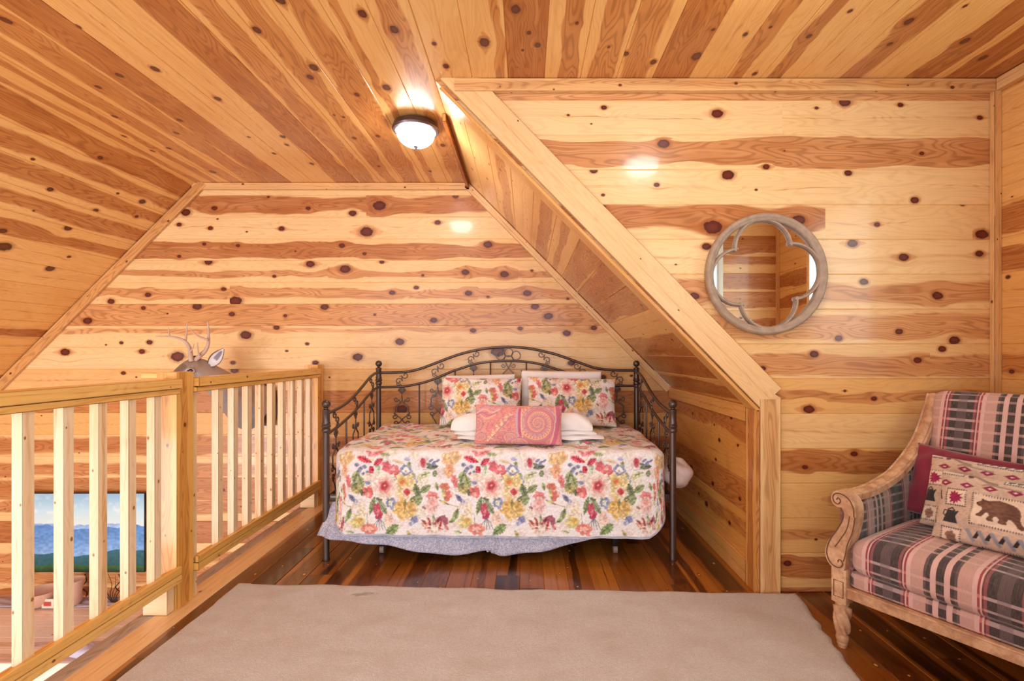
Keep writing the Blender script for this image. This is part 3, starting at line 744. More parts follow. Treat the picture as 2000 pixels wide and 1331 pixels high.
    B(1185, 545, 50, 44, (220, 120, 112), 6); B(1185, 620, 54, 66, (238, 186, 170), 7); B(1180, 600, 20, 22, (228, 150, 134)); LN([(1100, 600), (1110, 680)], 4, (190, 100, 96)); L(1100, 650, 26, 12, 30, (150, 110, 90))
    L(390, 560, 58, 19, 50, (112, 118, 152)); L(430, 590, 26, 12, 60, (160, 166, 190))
    B(770, 600, 40, 54, (128, 138, 172), 5); B(768, 602, 19, 29, (214, 218, 190)); L(750, 545, 40, 16, 60, G2)
    B(548, 495, 46, 48, (212, 92, 86), 5); B(535, 520, 18, 26, (236, 160, 140))
    L(590, 620, 92, 25, 105, G); L(690, 640, 92, 27, 60, (140, 154, 112)); L(660, 560, 40, 16, 20, G3)
    B(636, 640, 34, 40, (190, 56, 80), 5); B(650, 712, 34, 48, (176, 36, 66), 5); B(645, 690, 12, 34, (226, 110, 120))
    for dx in (-44, -22, 0, 24, 46): LN([(660, 745), (660 + dx, 800), (664 + dx * 1.3, 860)], 6, (116, 116, 140), .9)
    L(360, 715, 60, 27, 110, G); L(330, 760, 44, 20, 150, (132, 150, 90)); LN([(420, 590), (385, 680)], 5, OL)
    B(450, 785, 62, 66, (222, 208, 128), 6); B(470, 780, 30, 34, (230, 190, 90), 5); B(480, 690, 46, 60, (236, 218, 180), 5)
    B(560, 850, 68, 50, (224, 128, 106), 7); B(560, 850, 34, 24, (240, 170, 150), 5)
    L(790, 862, 84, 40, -38, (112, 140, 78)); B(760, 752, 40, 54, (242, 200, 172), 5)
    B(1005, 755, 32, 36, (124, 132, 166), 4, rot=30); B(975, 790, 20, 20, (176, 180, 198)); LN([(985, 730), (1020, 790)], 5, (80, 86, 120))
    # striped tulip
    for (x, y, l, w, r) in ((1115, 810, 62, 26, 50), (1150, 800, 64, 24, 75), (1215, 795, 72, 26, -60), (1260, 800, 72, 28, -80), (1200, 850, 90, 30, 0)):
        L(x, y, l, w, r, (226, 168, 140)); L(x + 8, y - 6, l * .8, w * .4, r, (158, 52, 62))
    L(1195, 760, 50, 14, 90, (150, 160, 120)); L(1250, 760, 40, 12, -60, (110, 40, 60)); B(1200, 850, 40, 30, (240, 222, 196), 5)
    L(960, 890, 40, 16, 60, OL); L(380, 880, 40, 16, 20, (170, 182, 140)); B(250, 760, 26, 46, (150, 70, 90), 3, rot=-20); L(270, 830, 30, 14, 50, (196, 110, 100))
    # large rose
    B(712, 440, 100, 108, (246, 226, 198), 7, amp=.07); B(712, 440, 84, 92, (240, 196, 176), 7, amp=.07, ring=.80); B(712, 440, 66, 74, (236, 176, 160), 6, ring=.76); B(712, 438, 50, 56, (228, 128, 122), 5); B(708, 434, 32, 38, (186, 44, 58), 5); B(708, 434, 12, 12, (232, 130, 100))
    c.a = c.a * np.array([.985, 1.0, 1.06])
    n = c.nz2[..., None]; c.a = np.clip(c.a * (1 + (vnoise(c.H, c.W, 110)[..., None] - .5) * .12), 0, 1)
    return c
FLORAL = floral()

def fabric(name, attr='col', rough=.85, bump=.35, bscale=110, bdist=.004, sheen=.15):
    t = NT(name); a = t.attr(attr)
    t.set(Base_Color=a.outputs['Color'], Roughness=rough, Sheen_Weight=sheen)
    tc = t.n('ShaderNodeTexCoord').outputs['Object']
    v = t.n('ShaderNodeTexVoronoi'); t.t.links.new(tc, v.inputs['Vector']); v.inputs['Scale'].default_value = bscale
    t.bump(v.outputs['Distance'], bump, bdist)
    return t.m
QUILTM = fabric('floral_quilt_fabric', bump=.55, bscale=75, bdist=.006)
PILLM = fabric('printed_pillow_fabric', bump=.25, bscale=300, bdist=.002)
WHITE = NT('white_cotton'); 
_tc = WHITE.n('ShaderNodeTexCoord').outputs['Object']
WHITE.set(Base_Color=lin4((247, 244, 243)), Roughness=.85, Sheen_Weight=.2); WHITE.bump(WHITE.noise(_tc, 22, 3.0), .35, .012); WHITE = WHITE.m

def grid_mesh(name, P, nu, nv, mat, parent=None, closed_u=False, colors=None, smooth=True):
    """P: array (nv,nu,3)"""
    vs = P.reshape(-1, 3); i = np.arange(nv - 1)[:, None] * nu; j = np.arange(nu if closed_u else nu - 1)[None, :]
    a = i + j; b = i + (j + 1) % nu; f = np.stack([a, b, b + nu, a + nu], -1).reshape(-1, 4)
    m = bpy.data.meshes.new(name); m.vertices.add(len(vs)); m.vertices.foreach_set('co', vs.astype(np.float32).ravel())
    m.loops.add(f.size); m.loops.foreach_set('vertex_index', f.ravel().astype(np.int32)); m.polygons.add(len(f))
    m.polygons.foreach_set('loop_start', np.arange(0, f.size, 4, dtype=np.int32)); m.update(calc_edges=True); m.validate()
    if colors is not None: set_colors(m, colors)
    m.materials.append(mat)
    if smooth: m.polygons.foreach_set('use_smooth', np.ones(len(f), bool))
    o = bpy.data.objects.new(name, m); COL.objects.link(o)
    if parent: o.parent = parent
    return o

# ------------------------------------------------------------------ daybed
IRON = plain('gunmetal_iron', (92, 78, 74), .38, .75, .2, nscale=14, namp=.15)
BX0, BX1, BYF, BYB = -1.155, .850, 2.94, 3.965
bed = thing('daybed', 'gunmetal iron daybed with scrollwork back and ball finials against the alcove wall', 'bed', (-.15, 3.45, 0))
def post(x, y, h):
    MB().lathe((x, y, 0), [(.001, 0), (.020, 0), (.022, .006), (.0185, .02), (.0185, h - .19), (.0235, h - .185), (.025, h - .176), (.0235, h - .167), (.020, h - .163), (.0265, h - .155), (.0265, h - .147),
                       (.0215, h - .143), (.024, h - .135), (.0215, h - .128), (.0205, h - .12), (.0205, h - .068), (.0225, h - .064), (.0225, h - .058), (.011, h - .052), (.009, h - .044), (.014, h - .04)], 18).ball((x, y, h - .024), .0255, 18).build('post', IRON, bed)
post(BX0, BYF, .929); post(BX1, BYF, .929); post(BX0 + .008, BYB, 1.141); post(BX1 + .012, BYB, 1.141)
KB = BYB / F
def bk(px, py): return Vector(((px - VPX) * KB, BYB, CH - (py - VPY) * KB))
top_pts = catmull([bk(*p) for p in [(743,728.5),(790,727),(820,721),(850,710),(880,698.5),(910,689),(950,681),(992,678),(1033,681),(1072,689),(1102,698),(1132,709),(1163,719),(1200,723.5),(1243,724)]], 6)
low_pts = catmull([bk(*p) for p in [(743,757),(785,755.5),(818,750),(845,742),(880,727),(905,718.5),(930,711),(958,707),(992,705.5),(1026,707),(1056,712),(1082,720),(1110,729),(1145,742),(1175,750),(1205,753.5),(1243,754)]], 6)
MB().tube(top_pts, .0105, 10).build('back_arch', IRON, bed)
MB().tube(low_pts, .0095, 10).build('back_arch', IRON, bed)
MB().tube([bk(743, 905), bk(1243, 905)], .010, 8).build('back_rail', IRON, bed)
def z_on(pts, x):
    for a, b in zip(pts, pts[1:]):
        if min(a.x, b.x) <= x <= max(a.x, b.x) and abs(b.x - a.x) > 1e-6: return a.z + (b.z - a.z) * (x - a.x) / (b.x - a.x)
    return pts[0].z
def spiral(c, r0, turns, start, cw, ax, ay, n=26):
    """scroll curling into centre c; ends at radius r0 at angle start"""
    out = []
    for i in range(n + 1):
        t = i / n; r = r0 * (.22 + .78 * t); a = start - (1 - t) * turns * 2 * math.pi * cw
        out.append(c + ax * (r * math.cos(a)) + ay * (r * math.sin(a)))
    return out
def scroll_s(mb, c, w, h, ax, flip=1, r=.0036):
    """an S of two scrolls around c"""
    A = ax * flip; R1 = h * .27
    up = spiral(c + Z3 * (h * .5 - R1) + A * (R1 * .9), R1, 1.1, math.pi, -1, A, Z3)
    dn = spiral(c - Z3 * (h * .5 - R1) - A * (R1 * .9), R1, 1.1, 0, -1, A, Z3)
    mb.tube(up + dn[::-1], r, 6)
def scroll_pair(mb, c, w, ax, up=1, r=.0036, R=.016):
    """two volutes side by side, joined at the stem below"""
    for sgn in (-1, 1):
        A = ax * sgn
        sp = spiral(c + A * (w * .5), R, 1.15, math.pi, -1 * up, A, Z3)
        mb.tube(sp + catmull([sp[-1], c - Z3 * (.024 * up) + A * .006, c - Z3 * (.05 * up)], 5)[1:], r, 6)
def ornament(mb, x, y, ztop, zmid, zbot, ax, Pof, K=1.5, Q=1.28):
    """full scrolled baluster: S between the rails, cluster below, figure-eight volutes"""
    h = ztop - zmid; c = Pof(x)
    def at(z): return Vector((c.x, c.y, z))
    scroll_s(mb, at((ztop + zmid) / 2 + .008), .05, h * .92, ax, 1, .0044)
    sp = spiral(at(zmid + .022) - ax * .030, .0155, 1.1, 0, 1, ax, Z3); mb.tube(sp + [at(zmid + .003)], .0042, 6)
    for s in (-1, 1):
        sp = spiral(at(zmid - .026) + ax * (s * .014 * K), .0105 * Q, 1.1, math.pi / 2, -s, ax, Z3); mb.tube(sp + [at(zmid - .012)], .0042, 6)
        sp = spiral(at(zmid - .034) + ax * (s * .012 * K), .009 * Q, 1.1, -math.pi / 2, s, ax, Z3); mb.tube(sp + [at(zmid - .05)], .0042, 6)
    mb.tube([at(zmid), at(zmid - .075)], .004, 6)
    mb.ball(at(zmid - .05), .0075, 8)
    # volutes and lens
    z = zmid - .10
    for s in (-1, 1):
        sp = spiral(at(z) + ax * (s * .03 * K), .0155 * Q, 1.15, math.pi if s > 0 else 0, -s, ax, Z3)
        mid = catmull([sp[-1], at(z - .03) + ax * (s * .012 * K), at(z - .06) + ax * (s * .034 * K), at(z - .095) + ax * (s * .034 * K), at(z - .115) + ax * (s * .042 * K)], 6)
        mb.tube(sp + mid[1:], .0046, 6)
        mb.tube(catmull([at(zmid - .075), at(z - .012) , at(z - .045) + ax * (s * .02 * K), at(z - .06) + ax * (s * .034 * K)], 5), .0044, 6)
        sp = spiral(at(z - .135) + ax * (s * .038 * K), .018 * Q, 1.2, math.pi / 2, -s, ax, Z3); mb.tube(sp, .0046, 6)
        sp = spiral(at(z - .185) + ax * (s * .032 * K), .016 * Q, 1.2, -math.pi / 2, s, ax, Z3); mb.tube(sp, .0046, 6)
        mb.tube(catmull([at(z - .117) + ax * (s * .038 * K), at(z - .15) + ax * (s * .006 * K), at(z - .17) + ax * (s * .006 * K), at(z - .201) + ax * (s * .032 * K)], 6), .0044, 6)
        mb.tube(catmull([at(z - .201) + ax * (s * .032 * K), at(z - .25) + ax * (s * .01 * K), at(z - .32) + ax * (s * .004 * K), at(zbot)], 6), .0044, 6)
orn_x = [785, 855, 925, 1063, 1133, 1205]; rod_x = [819, 889, 958, 1028, 1098, 1169]
for px in orn_x:
    x = bk(px, 700).x; mb = MB()
    ornament(mb, x, BYB, z_on(top_pts, x), z_on(low_pts, x), .40, X3 * (1 if px < 995 else -1), lambda q: Vector((q, BYB, 0)))
    mb.build('scroll_baluster', IRON, bed)
for px in rod_x:
    x = bk(px, 700).x
    MB().tube([V(x, BYB, z_on(low_pts, x)), V(x, BYB, .34)], .0062, 8).build('back_rod', IRON, bed)
# centre knot: three petals above the lower arch and a crossed lens below
cx = bk(993, 700).x; zt, zm = z_on(top_pts, cx), z_on(low_pts, cx); mb = MB()
def ring(mb, c, r, rr=.0036, a0=0, a1=2 * math.pi): mb.tube([c + X3 * (r * math.cos(a0 + (a1 - a0) * i / 24)) + Z3 * (r * math.sin(a0 + (a1 - a0) * i / 24)) for i in range(25)], rr, 6)
ring(mb, V(cx, BYB, zt - .043), .033, .0042); ring(mb, V(cx - .060, BYB, zt - .068), .034, .0042); ring(mb, V(cx + .060, BYB, zt - .068), .034, .0042); ring(mb, V(cx, BYB, zm + .006), .036, .0042, a0=.1, a1=3.04)
for s in (-1, 1):
    mb.tube(catmull([V(cx + s * .026, BYB, zm - .004), V(cx, BYB, zm - .055), V(cx - s * .040, BYB, zm - .10), V(cx - s * .04, BYB, zm - .135), V(cx, BYB, zm - .17), V(cx + s * .03, BYB, zm - .22)], 6), .0046, 6)
    mb.tube(spiral(V(cx + s * .040, BYB, zm - .036), .018, 1.1, math.pi if s > 0 else 0, -s, X3, Z3), .0036, 6)
    mb.tube(spiral(V(cx + s * .014, BYB, zm - .12), .012, 1.1, math.pi / 2, s, X3, Z3), .0036, 6)
mb.build('centre_knot', IRON, bed)
# side arms
for side, X in ((-1, BX0), (1, BX1)):
    Xb = X + (.008 if side < 0 else .012)
    def sp(y, z): return V(X + (Xb - X) * (y - BYF) / (BYB - BYF), y, z)
    tp = catmull([sp(3.965, 1.048), sp(3.86, 1.043), sp(3.74, 1.018), sp(3.58, .965), sp(3.42, .915), sp(3.27, .880), sp(3.12, .860), sp(2.94, .847)], 7)
    lp = catmull([sp(3.965, .935), sp(3.86, .925), sp(3.72, .895), sp(3.56, .848), sp(3.40, .803), sp(3.24, .770), sp(3.10, .745), sp(2.94, .727)], 7)
    def zon(pts, y):
        for a, b in zip(pts, pts[1:]):
            if b.y <= y <= a.y: return a.z + (b.z - a.z) * (y - a.y) / (b.y - a.y)
        return pts[-1].z
    MB().tube(tp, .0105, 10).build('arm_rail', IRON, bed)
    MB().tube(lp, .0095, 10).build('arm_rail', IRON, bed)
    MB().tube([sp(2.94, .36), sp(3.965, .36)], .012, 8).build('side_rail', IRON, bed)
    for y in (3.09, 3.44, 3.79):
        mb = MB(); p = sp(y, 0)
        ornament(mb, 0, 0, zon(tp, y), zon(lp, y), .37, -Y3, lambda q, p=p: p)
        mb.build('scroll_baluster', IRON, bed)
    for y in (3.265, 3.615):
        MB().tube([sp(y, zon(lp, y)), sp(y, .36)], .0062, 8).build('side_rod', IRON, bed)
MB().box(((BX0 + BX1) / 2, BYF + .01, .36), ((BX1 - BX0) / 2 - .02, .012, .02), bev=.003).build('front_rail', IRON, bed)
rebase(bed)

# mattress
mat = MB().box(((BX0 + BX1) / 2 - .0, 3.45, .505), (.93, .47, .122), bev=.04).build('mattress', WHITE)
tag(mat, 'white mattress under the floral quilt on the iron daybed', 'mattress')

# quilt: cap plus hanging skirt around three sides
QX0, QX1, QYF, QYB, QZ = -1.108, .810, 2.898, 3.925, .652
def quilt():
    r = .09; path = []; step = .0042
    def seg(a, b):
        L = math.hypot(b[0] - a[0], b[1] - a[1]); n = max(1, int(L / step))
        for i in range(n): path.append((a[0] + (b[0] - a[0]) * i / n, a[1] + (b[1] - a[1]) * i / n))
    seg((QX0, QYB), (QX0, QYF + r))
    for i in range(30):
        a = math.pi + math.pi / 2 * i / 30; path.append((QX0 + r + r * math.cos(a), QYF + r + r * math.sin(a)))
    seg((QX0 + r, QYF), (QX1 - r, QYF))
    for i in range(30):
        a = 1.5 * math.pi + math.pi / 2 * i / 30; path.append((QX1 - r + r * math.cos(a), QYF + r + r * math.sin(a)))
    seg((QX1, QYF + r), (QX1, QYB)); path.append((QX1, QYB))
    A = np.array(path); n = len(A); cx, cy = (QX0 + QX1) / 2, QYB
    er = .045                                        # edge rounding
    T = np.gradient(A, axis=0); T /= np.linalg.norm(T, axis=1)[:, None]; Nn = np.stack([T[:, 1], -T[:, 0]], 1)
    # outward = left or right of the path
    if ((A[n // 2] + Nn[n // 2] * .1 - [cx, cy]) ** 2).sum() < ((A[n // 2] - [cx, cy]) ** 2).sum(): Nn = -Nn
    inner = A - Nn * er
    s = np.concatenate([[0], np.cumsum(np.linalg.norm(np.diff(A, axis=0), axis=1))])
    rows = []; uv = []
    NT_ = 130
    for k in range(NT_):
        f = k / (NT_ - 1); f = f ** .9
        xy = np.array([cx, cy]) + (inner - [cx, cy]) * f
        z = QZ + .006 * np.sin(xy[:, 0] * 9 + 1) * np.cos(xy[:, 1] * 7) + .004 * np.sin(xy[:, 0] * 31 + xy[:, 1] * 17)
        fr = np.clip((3.2 - xy[:, 1]) / .3, 0, 1); z = z - .012 * fr
        rows.append(np.stack([xy[:, 0], xy[:, 1], z], 1)); uv.append(xy.copy())
    base = rows[-1][:, 2]
    for k in range(1, 9):
        a = math.pi / 2 * k / 8
        xy = inner + Nn * (er * math.sin(a)); z = base - er * (1 - math.cos(a))
        rows.append(np.stack([xy[:, 0], xy[:, 1], z], 1)); uv.append(inner + Nn * (er * a))
    # hem height around the path
    x = A[:, 0]; front = np.clip((QYF + r - A[:, 1]) / r, 0, 1)
    hem_front = .150 + .02 * np.cos((x + 1.1) * 1.7) * 0 + np.interp(x, [-1.108, -1.02, -.5, .1, .7, .81], [.235, .168, .158, .150, .150, .215]) - .150
    hem_side = np.where(x < 0, .30, .30)
    hem = hem_front * front + hem_side * (1 - front)
    z0 = base - er; NS_ = 125
    for k in range(1, NS_ + 1):
        f = k / NS_
        z = z0 + (hem - z0) * f
        wav = (.006 * np.sin(s * 19) + .004 * np.sin(s * 41 + 2)) * f * f
        out = er + wav + .026 * f * f * front
        xy = inner + Nn * out[:, None]
        rows.append(np.stack([xy[:, 0], xy[:, 1], z], 1)); uv.append(inner + Nn * (er * math.pi / 2 + (z0 - z))[:, None])
    P = np.array(rows); U = np.array(uv)
    nr = P.shape[0]
    # along the sides the print runs with path length; take x for front and mirrored length for sides
    u = U[..., 0] - QX0; v = (QYF + er + .0) - U[..., 1]      # v grows downwards past the front edge
    col = FLORAL.at(u.ravel() , (v.ravel() - .015)).reshape(nr, n, 3)
    stitch = .96 + .04 * vnoise(nr, n, 100)[..., None]
    col = col * stitch
    # bound edge
    bf = np.arange(nr)[:, None] >= nr - 4
    col = np.where(bf[..., None], np.array([178, 182, 200]) / 255. * (1 + .25 * (vnoise(nr, n, 200)[..., None] - .5)), col)
    o = grid_mesh('quilt', P[:, ::-1], n, nr, QUILTM, colors=col[:, ::-1].reshape(-1, 3))
    return tag(o, 'cream quilt with roses and leaves spread over the daybed', 'quilt')
quilt()

# bed skirt (two front panels and a left return), grey-lavender print
SK = NT('lavender_print_cotton'); tc = SK.n('ShaderNodeTexCoord').outputs['Object']
nz = SK.noise(tc, 62, 1.0, .5, 1.6)
lace = SK.smooth(SK.math('ABSOLUTE', SK.math('SUBTRACT', nz, .5)), .02, .09)
SK.set(Base_Color=SK.mix(lace, lin4((214, 210, 224)), lin4((162, 166, 192))), Roughness=.9, Sheen_Weight=.1); SK.bump(SK.noise(tc, 400), .2, .002); SK = SK.m
def skirt(name, topc, hemc, label):
    """topc: (x,y,z) list along the top, hemc: same along the hem"""
    A = catmull(topc, 14); B = catmull(hemc, 14); n = len(A); nv = 22
    P = np.zeros((nv, n, 3))
    for k in range(nv):
        f = k / (nv - 1)
        for i in range(n):
            p = A[i].lerp(B[i], f); w = .010 * math.sin(i * .55) * f
            P[k, i] = (p.x, p.y - w, p.z)
    o = grid_mesh(name, P, n, nv, SK)
    md = o.modifiers.new('thick', 'SOLIDIFY'); md.thickness = .003
    return o
bsk = thing('bed_skirt', 'grey-lavender printed bed skirt hanging below the quilt', 'bed skirt', (-.3, 2.93, .3))
a = skirt('skirt_panel', [V(-1.125, 3.25, .36), V(-1.12, 2.99, .36), V(-1.05, 2.95, .36), V(-.8, 2.95, .36), V(-.5, 2.95, .36), V(-.19, 2.95, .36)],
      [V(-1.205, 3.20, .09), V(-1.195, 2.925, .155), V(-1.08, 2.895, .135), V(-.8, 2.89, .105), V(-.47, 2.90, .048), V(-.19, 2.915, .07)], '')
b = skirt('skirt_panel', [V(-.18, 2.95, .36), V(0, 2.95, .36), V(.3, 2.95, .36), V(.62, 2.95, .36)],
      [V(-.20, 2.915, .06), V(-.13, 2.90, .045), V(.15, 2.90, .08), V(.45, 2.915, .16)], '')
c = skirt('skirt_pleat', [V(-.225, 2.96, .33), V(-.19, 2.955, .33), V(-.165, 2.96, .33)], [V(-.225, 2.925, .06), V(-.19, 2.915, .055), V(-.16, 2.92, .06)], '')
for o in (a, b, c): o.parent = bsk
rebase(bsk)
# the flap of bedding bunched between the right post and the knee wall
def lump(name, c, r, mat, parent=None, seed=0, colors=None):
    P = np.zeros((24, 30, 3)); rs = np.random.RandomState(seed)
    for i in range(24):
        for j in range(30):
            th = math.pi * i / 23; ph = 2 * math.pi * j / 30
            w = 1 + .08 * math.sin(3 * ph + seed) + .06 * math.sin(5 * th + 2 * ph)
            P[i, j] = (c[0] + r[0] * w * math.sin(th) * math.cos(ph), c[1] + r[1] * w * math.sin(th) * math.sin(ph), c[2] - r[2] * w * math.cos(th))
    return grid_mesh(name, P, 30, 24, mat, parent, closed_u=True, colors=colors)
PQ = plain('quilted_white', (228, 216, 214), .9, nscale=40, namp=.12, bump=.6, bscale=60)
o = lump('blanket', (.912, 3.10, .47), (.092, .11, .085), PQ, seed=2); tag(o, 'end of a quilted pale blanket bulging out beyond the right front bed post', 'blanket')

# trundle frame with casters under the bed
DARK = plain('black_steel', (34, 28, 28), .5, .5); RUB = plain('caster_grey', (150, 126, 118), .5)
tr = thing('trundle_frame', 'low dark trundle frame on small casters under the daybed', 'trundle frame', (-.1, 3.3, 0))
MB().box((-.12, 3.02, .165), (.86, .012, .016), bev=.003).box((-.12, 3.72, .165), (.86, .012, .016), bev=.003).box((-.97, 3.37, .165), (.012, .36, .016), bev=.003).box((.73, 3.37, .165), (.012, .36, .016), bev=.003).build('frame', DARK, tr)
MB().box((-.12, 3.37, .205), (.85, .352, .065), bev=.02).build('deck_shade_box', DARK, tr)  # deck box deepened to add shade under the bed
for x in (-.86, .535):
    for y in (3.05, 3.69):
        w = MB().tube([V(x - .012, y, .026), V(x + .012, y, .026)], .026, 16).build('caster', RUB, tr)
        MB().box((x, y, .1), (.017, .017, .055), bev=.002).build('fork', DARK, w)
rebase(tr)

# ------------------------------------------------------------------ pillows
def pillow(name, w, h, t, M, mat, canvas=None, cuv=None, pinch=.05, res=.004, sag=0.0, parent=None, seed=0, flange=0.0, wrinkle=.004):
    nx, ny = max(24, int(w / res)), max(20, int(h / res))
    a = np.linspace(-1, 1, nx); b = np.linspace(-1, 1, ny); A, Bb = np.meshgrid(a, b)
    R = np.random.RandomState(seed); ph = R.rand(6) * 6
    edge = (1 - np.abs(A) ** 2.6) * (1 - np.abs(Bb) ** 2.6); th = np.clip(edge, 0, 1) ** .5
    X = A * w / 2 * (1 - pinch * (1 - Bb ** 2) * np.abs(A)); Y = Bb * h / 2 * (1 - pinch * (1 - A ** 2) * np.abs(Bb))
    wr = wrinkle * (np.sin(A * 7 + ph[0] + Bb * 4) + np.sin(Bb * 9 + ph[1] - A * 5) + .7 * np.sin(A * 17 * Bb + ph[2])) * edge ** .3
    Zf = th * t / 2 + wr; Zb = -th * t / 2 + wr * .5
    sg = sag * (1 - A ** 2) * (Bb > 0) * Bb
    F_ = np.stack([X, Y - sg, Zf], -1); B_ = np.stack([X, Y - sg, Zb], -1)
    P = np.concatenate([F_.reshape(-1, 3), B_.reshape(-1, 3)])
    Ph = np.c_[P, np.ones(len(P))] @ np.array(M).T; P = Ph[:, :3]
    n = nx * ny; i = np.arange(ny - 1)[:, None] * nx; j = np.arange(nx - 1)[None, :]; q = (i + j)
    f1 = np.stack([q, q + 1, q + 1 + nx, q + nx], -1).reshape(-1, 4); f2 = np.stack([q, q + nx, q + 1 + nx, q + 1], -1).reshape(-1, 4) + n
    me = bpy.data.meshes.new(name); me.from_pydata(P.tolist(), [], np.concatenate([f1, f2]).tolist())
    if canvas is not None:
        u0, v0 = cuv or (0, 0)
        uu = (A * w / 2 + w / 2 + u0).ravel(); vv = (h / 2 - Bb * h / 2 + v0).ravel()
        c = canvas.at(uu, vv); set_colors(me, np.concatenate([c, c]))
    bm = bmesh.new(); bm.from_mesh(me); bmesh.ops.remove_doubles(bm, verts=list(bm.verts), dist=.0004); bmesh.ops.recalc_face_normals(bm, faces=list(bm.faces)); bm.to_mesh(me); bm.free()
    me.materials.append(mat)
    for p in me.polygons: p.use_smooth = True
    o = bpy.data.objects.new(name, me); COL.objects.link(o)
    if parent: o.parent = parent
    return o
def frame_m(bl, xdir, lean, h, roll=0.0, up=None):
    """pillow standing on its bottom edge centre bl, width along xdir, leaning back by lean degrees (away from viewer side)"""
    x = Vector(xdir).normalized(); back = Vector((-x.y, x.x, 0))          # points away from the camera when x is +X
    y = (Z3 * math.cos(math.radians(lean)) + back * math.sin(math.radians(lean))).normalized(); z = x.cross(y)
    R = Matrix((x, y, z)).transposed().to_4x4()
    return Matrix.Translation(Vector(bl)) @ R @ Matrix.Rotation(math.radians(roll), 4, 'Z') @ Matrix.Translation((0, h / 2, 0))
tag(pillow('pillow', .60, .36, .15, frame_m((-.33, 3.68, .672), (1, .02, 0), 18, .36, -1), PILLM, FLORAL, (.26, .10), seed=1, res=.0038, pinch=.04),
    'cream floral pillow at the left, leaning on the iron back', 'pillow', 'floral shams on the daybed')
tag(pillow('pillow', .66, .36, .15, frame_m((.33, 3.69, .672), (1, -.02, 0), 18, .36, -1.5), PILLM, FLORAL, (.62, .12), seed=2, res=.0038, pinch=.04),
    'cream floral pillow at the right with a large red flower, leaning on the iron back', 'pillow', 'floral shams on the daybed')
tag(pillow('pillow', .62, .395, .075, frame_m((.27, 3.885, .67), (1, 0, 0), 2, .395, -.5), WHITE, seed=5, res=.012, pinch=.02, wrinkle=.003), 'white pillow standing behind the right floral sham', 'pillow', 'white pillows behind the shams')
tag(pillow('pillow', .54, .365, .075, frame_m((-.34, 3.885, .67), (1, 0, 0), 2, .365, 1.5), WHITE, seed=6, res=.012, pinch=.02), 'white pillow almost hidden behind the left floral sham', 'pillow', 'white pillows behind the shams')
# folded white blanket lying behind the paisley cushion
def folded(name, x0, x1, y, z, d, h, label):
    t = thing(name, label, 'blanket', ((x0 + x1) / 2, y, z))
    prof0 = [(-1, .02), (-1.02, .22), (-.96, .50), (-.75, .78), (-.35, .97), (.1, 1.0), (.6, .9), (.95, .6), (1.0, .3), (1, .02)]
    nl = 60
    def layer(nm, za, zb, da, xa, xb, sd):
        prof = catmull([V(0, p[0] * d * da, (za + (zb - za) * p[1]) * h) for p in prof0], 4); m = len(prof)
        P = np.zeros((nl, m, 3))
        for i in range(nl):
            f = i / (nl - 1); e = min(1, min(f, 1 - f) * 9) ** .5; x = (xa + (xb - xa) * f) - (x0 + x1) / 2
            for j, p in enumerate(prof):
                P[i, j] = (x, p.y * (.72 + .28 * e) + .004 * math.sin(i * .5 + j * .4 + sd), za * h + (p.z - za * h) * (.45 + .55 * e) + .003 * math.sin(i * .35 + sd))
        return grid_mesh(nm, P, m, nl, WHITE, t, closed_u=True)
    layer('bottom_fold', 0, .20, 1.12, x0 + .03, x1 + .05, 1); layer('middle_fold', .18, .38, 1.0, x0 + .01, x1 + .005, 2); layer('top_fold', .34, 1.0, .93, x0 - .01, x1 - .02, 3)
    return t
folded('blanket', -.455, .435, 3.205, .666, .075, .155, 'folded white blanket lying on the quilt behind the paisley cushion')

